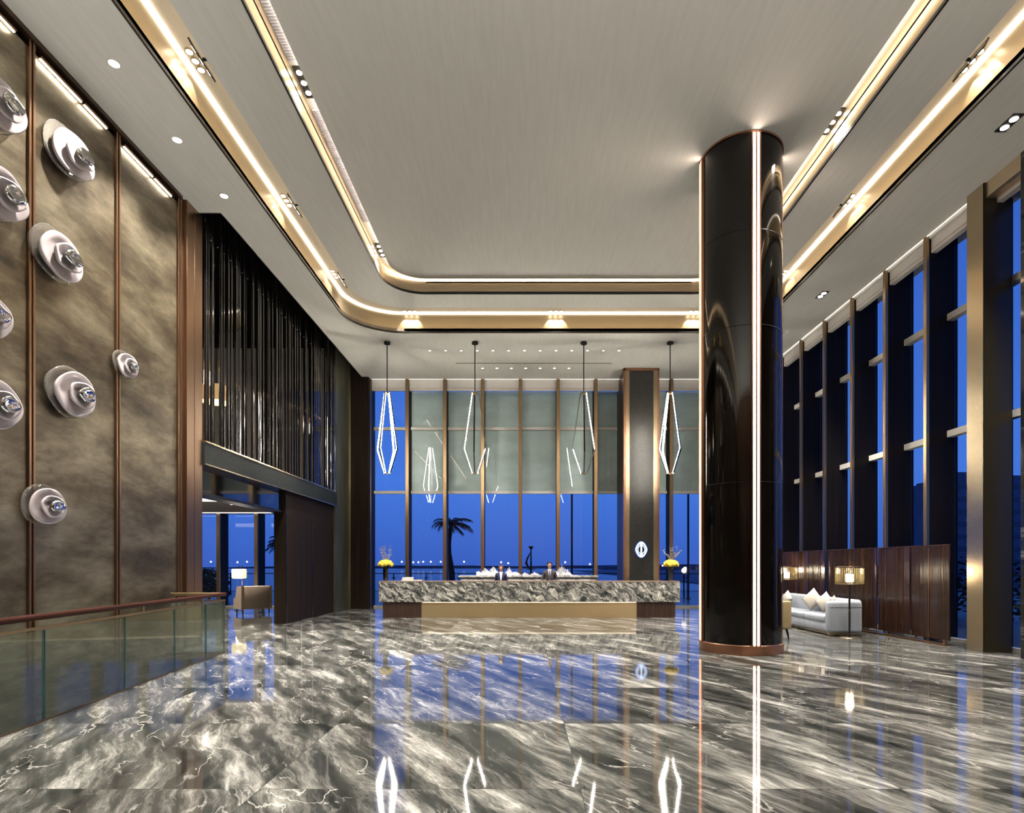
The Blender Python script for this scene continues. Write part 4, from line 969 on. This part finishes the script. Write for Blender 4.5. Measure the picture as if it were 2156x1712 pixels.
# palms
M['palm'] = pbr('dark_palm_leaf', (.012, .02, .012), .7, var=.3); M['trunk'] = pbr('palm_trunk', (.02, .017, .014), .9, var=.3)
def palm(px, D, zc, rad, label, seed, wind=.5, nf=22, ground=.02):
    rd = random.Random(seed); x = (px-PX)*D/F
    t = thing('palm_tree', label, 'tree', (x, D, ground))
    h = zc-ground; bm = B(); pts = [(.10*math.sin(i*.7), 0, h*i/10) for i in range(11)]; add_tube(bm, pts, [.20-.008*i for i in range(11)], 10); obj('trunk', bm, 'trunk', t)
    top = Vector(pts[-1]); bm = B()
    for i in range(nf):
        a = 2*PI*i/nf+rd.uniform(-.1, .1); el = rd.uniform(-.1, 1.0); L_ = rad*rd.uniform(.75, 1.1)
        d = Vector((math.cos(a)*math.cos(el), math.sin(a)*math.cos(el), math.sin(el))); p = top.copy(); sp = [p.copy()]
        for k in range(9):
            p = p+d*L_/9; d = (d+Vector((wind*.10, 0, -.17))).normalized(); sp.append(p.copy())
        add_tube(bm, sp, .018, 4)
        for k in range(1, 10):
            for q in (-1, 1):
                for sub in (0, .5):
                    b0 = sp[k].lerp(sp[k-1], sub); dd = (sp[k]-sp[k-1]).normalized(); sd = dd.cross(Vector((0, 0, 1))).normalized()*q
                    ln = .40*rad/1.6*(1-abs(k-5)/9)
                    tip = b0+sd*ln*.7+dd*ln*.5+Vector((0, 0, -ln*rd.uniform(.4, .9)))
                    wv = dd*.03
                    bm.faces.new([bm.verts.new(b0-wv), bm.verts.new(tip), bm.verts.new(b0+wv)])
    obj('fronds', bm, 'palm', t)
palm(948, 34, 4.0, 1.35, 'wind-blown palm tree silhouette beyond the rear windows', 3, 1.0)
palm(598, 34, 2.9, 1.15, 'small palm tree silhouette outside the left lounge window', 4, -1.0)
def bush(x, y, sx, sy, h, label, seed):
    rd = random.Random(seed); bm = B()
    for i in range(int(1000*max(1, sx*sy/4))):
        c = Vector((rd.uniform(-sx, sx), rd.uniform(-sy, sy), 0)); zz = rd.uniform(0, h)*(1-.5*(c.x/sx)**2)
        s_ = .10; n_ = Vector((rd.uniform(-1, 1), rd.uniform(-1, 1), rd.uniform(-1, 1))).normalized(); a, b = frame_of(n_); c.z = zz+.2
        bm.faces.new([bm.verts.new(c+a*s_), bm.verts.new(c+b*s_*.5), bm.verts.new(c-a*s_), bm.verts.new(c-b*s_*.5)])
    t = thing('shrub', label, 'shrub', (x, y, .02)); obj('leaves', bm, 'palm', t)
    bm = B()
    for i in range(6): add_tube(bm, [(0, 0, 0), (rd.uniform(-sx, sx)*.6, rd.uniform(-sy, sy)*.6, h*.7)], .025, 5)
    obj('stems', bm, 'trunk', t)
bush((440-PX)*27/F, 27, .7, .6, 1.25, 'dark shrub outside the left lounge window', 1)
bush(14.5, 20.0, 1.2, 3.6, 1.75, 'dark hedge outside the right windows', 2)
bush(13.0, 13.0, 1., 1.9, 1.7, 'dark shrub outside near the brass column', 3)
# distant towers to the right
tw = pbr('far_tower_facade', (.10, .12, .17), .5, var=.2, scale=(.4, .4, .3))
def tower(px0, px1, py, D, label):
    x0, x1 = (px0-PX)*D/F, (px1-PX)*D/F; h = EYE+(PY-py)*D/F
    t = thing('tower_block', label, 'building', ((x0+x1)/2, D, -4.1)); hw = (x1-x0)/2
    box('facade', -hw, hw, 0, 14, 0, h+4.1, tw, t); box('roof_cap', -hw*.6, hw*.5, 2, 10, h+4.1, h+5.5, tw, t)
    bm = B(); z = 3.
    while z < h+2: add_box(bm, -hw*.95, hw*.95, -.06, .05, z, z+1.2); z += 3.2
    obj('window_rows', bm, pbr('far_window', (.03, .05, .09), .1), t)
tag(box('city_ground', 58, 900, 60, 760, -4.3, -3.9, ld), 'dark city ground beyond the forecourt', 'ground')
tower(1930, 1990, 1030, 170, 'far tower block seen in the window before the brass column, left one')
tower(2006, 2100, 1003, 150, 'tall far tower block seen beside the brass column')
tower(2110, 2190, 1010, 150, 'far tower block seen between brass column and marble pillar')
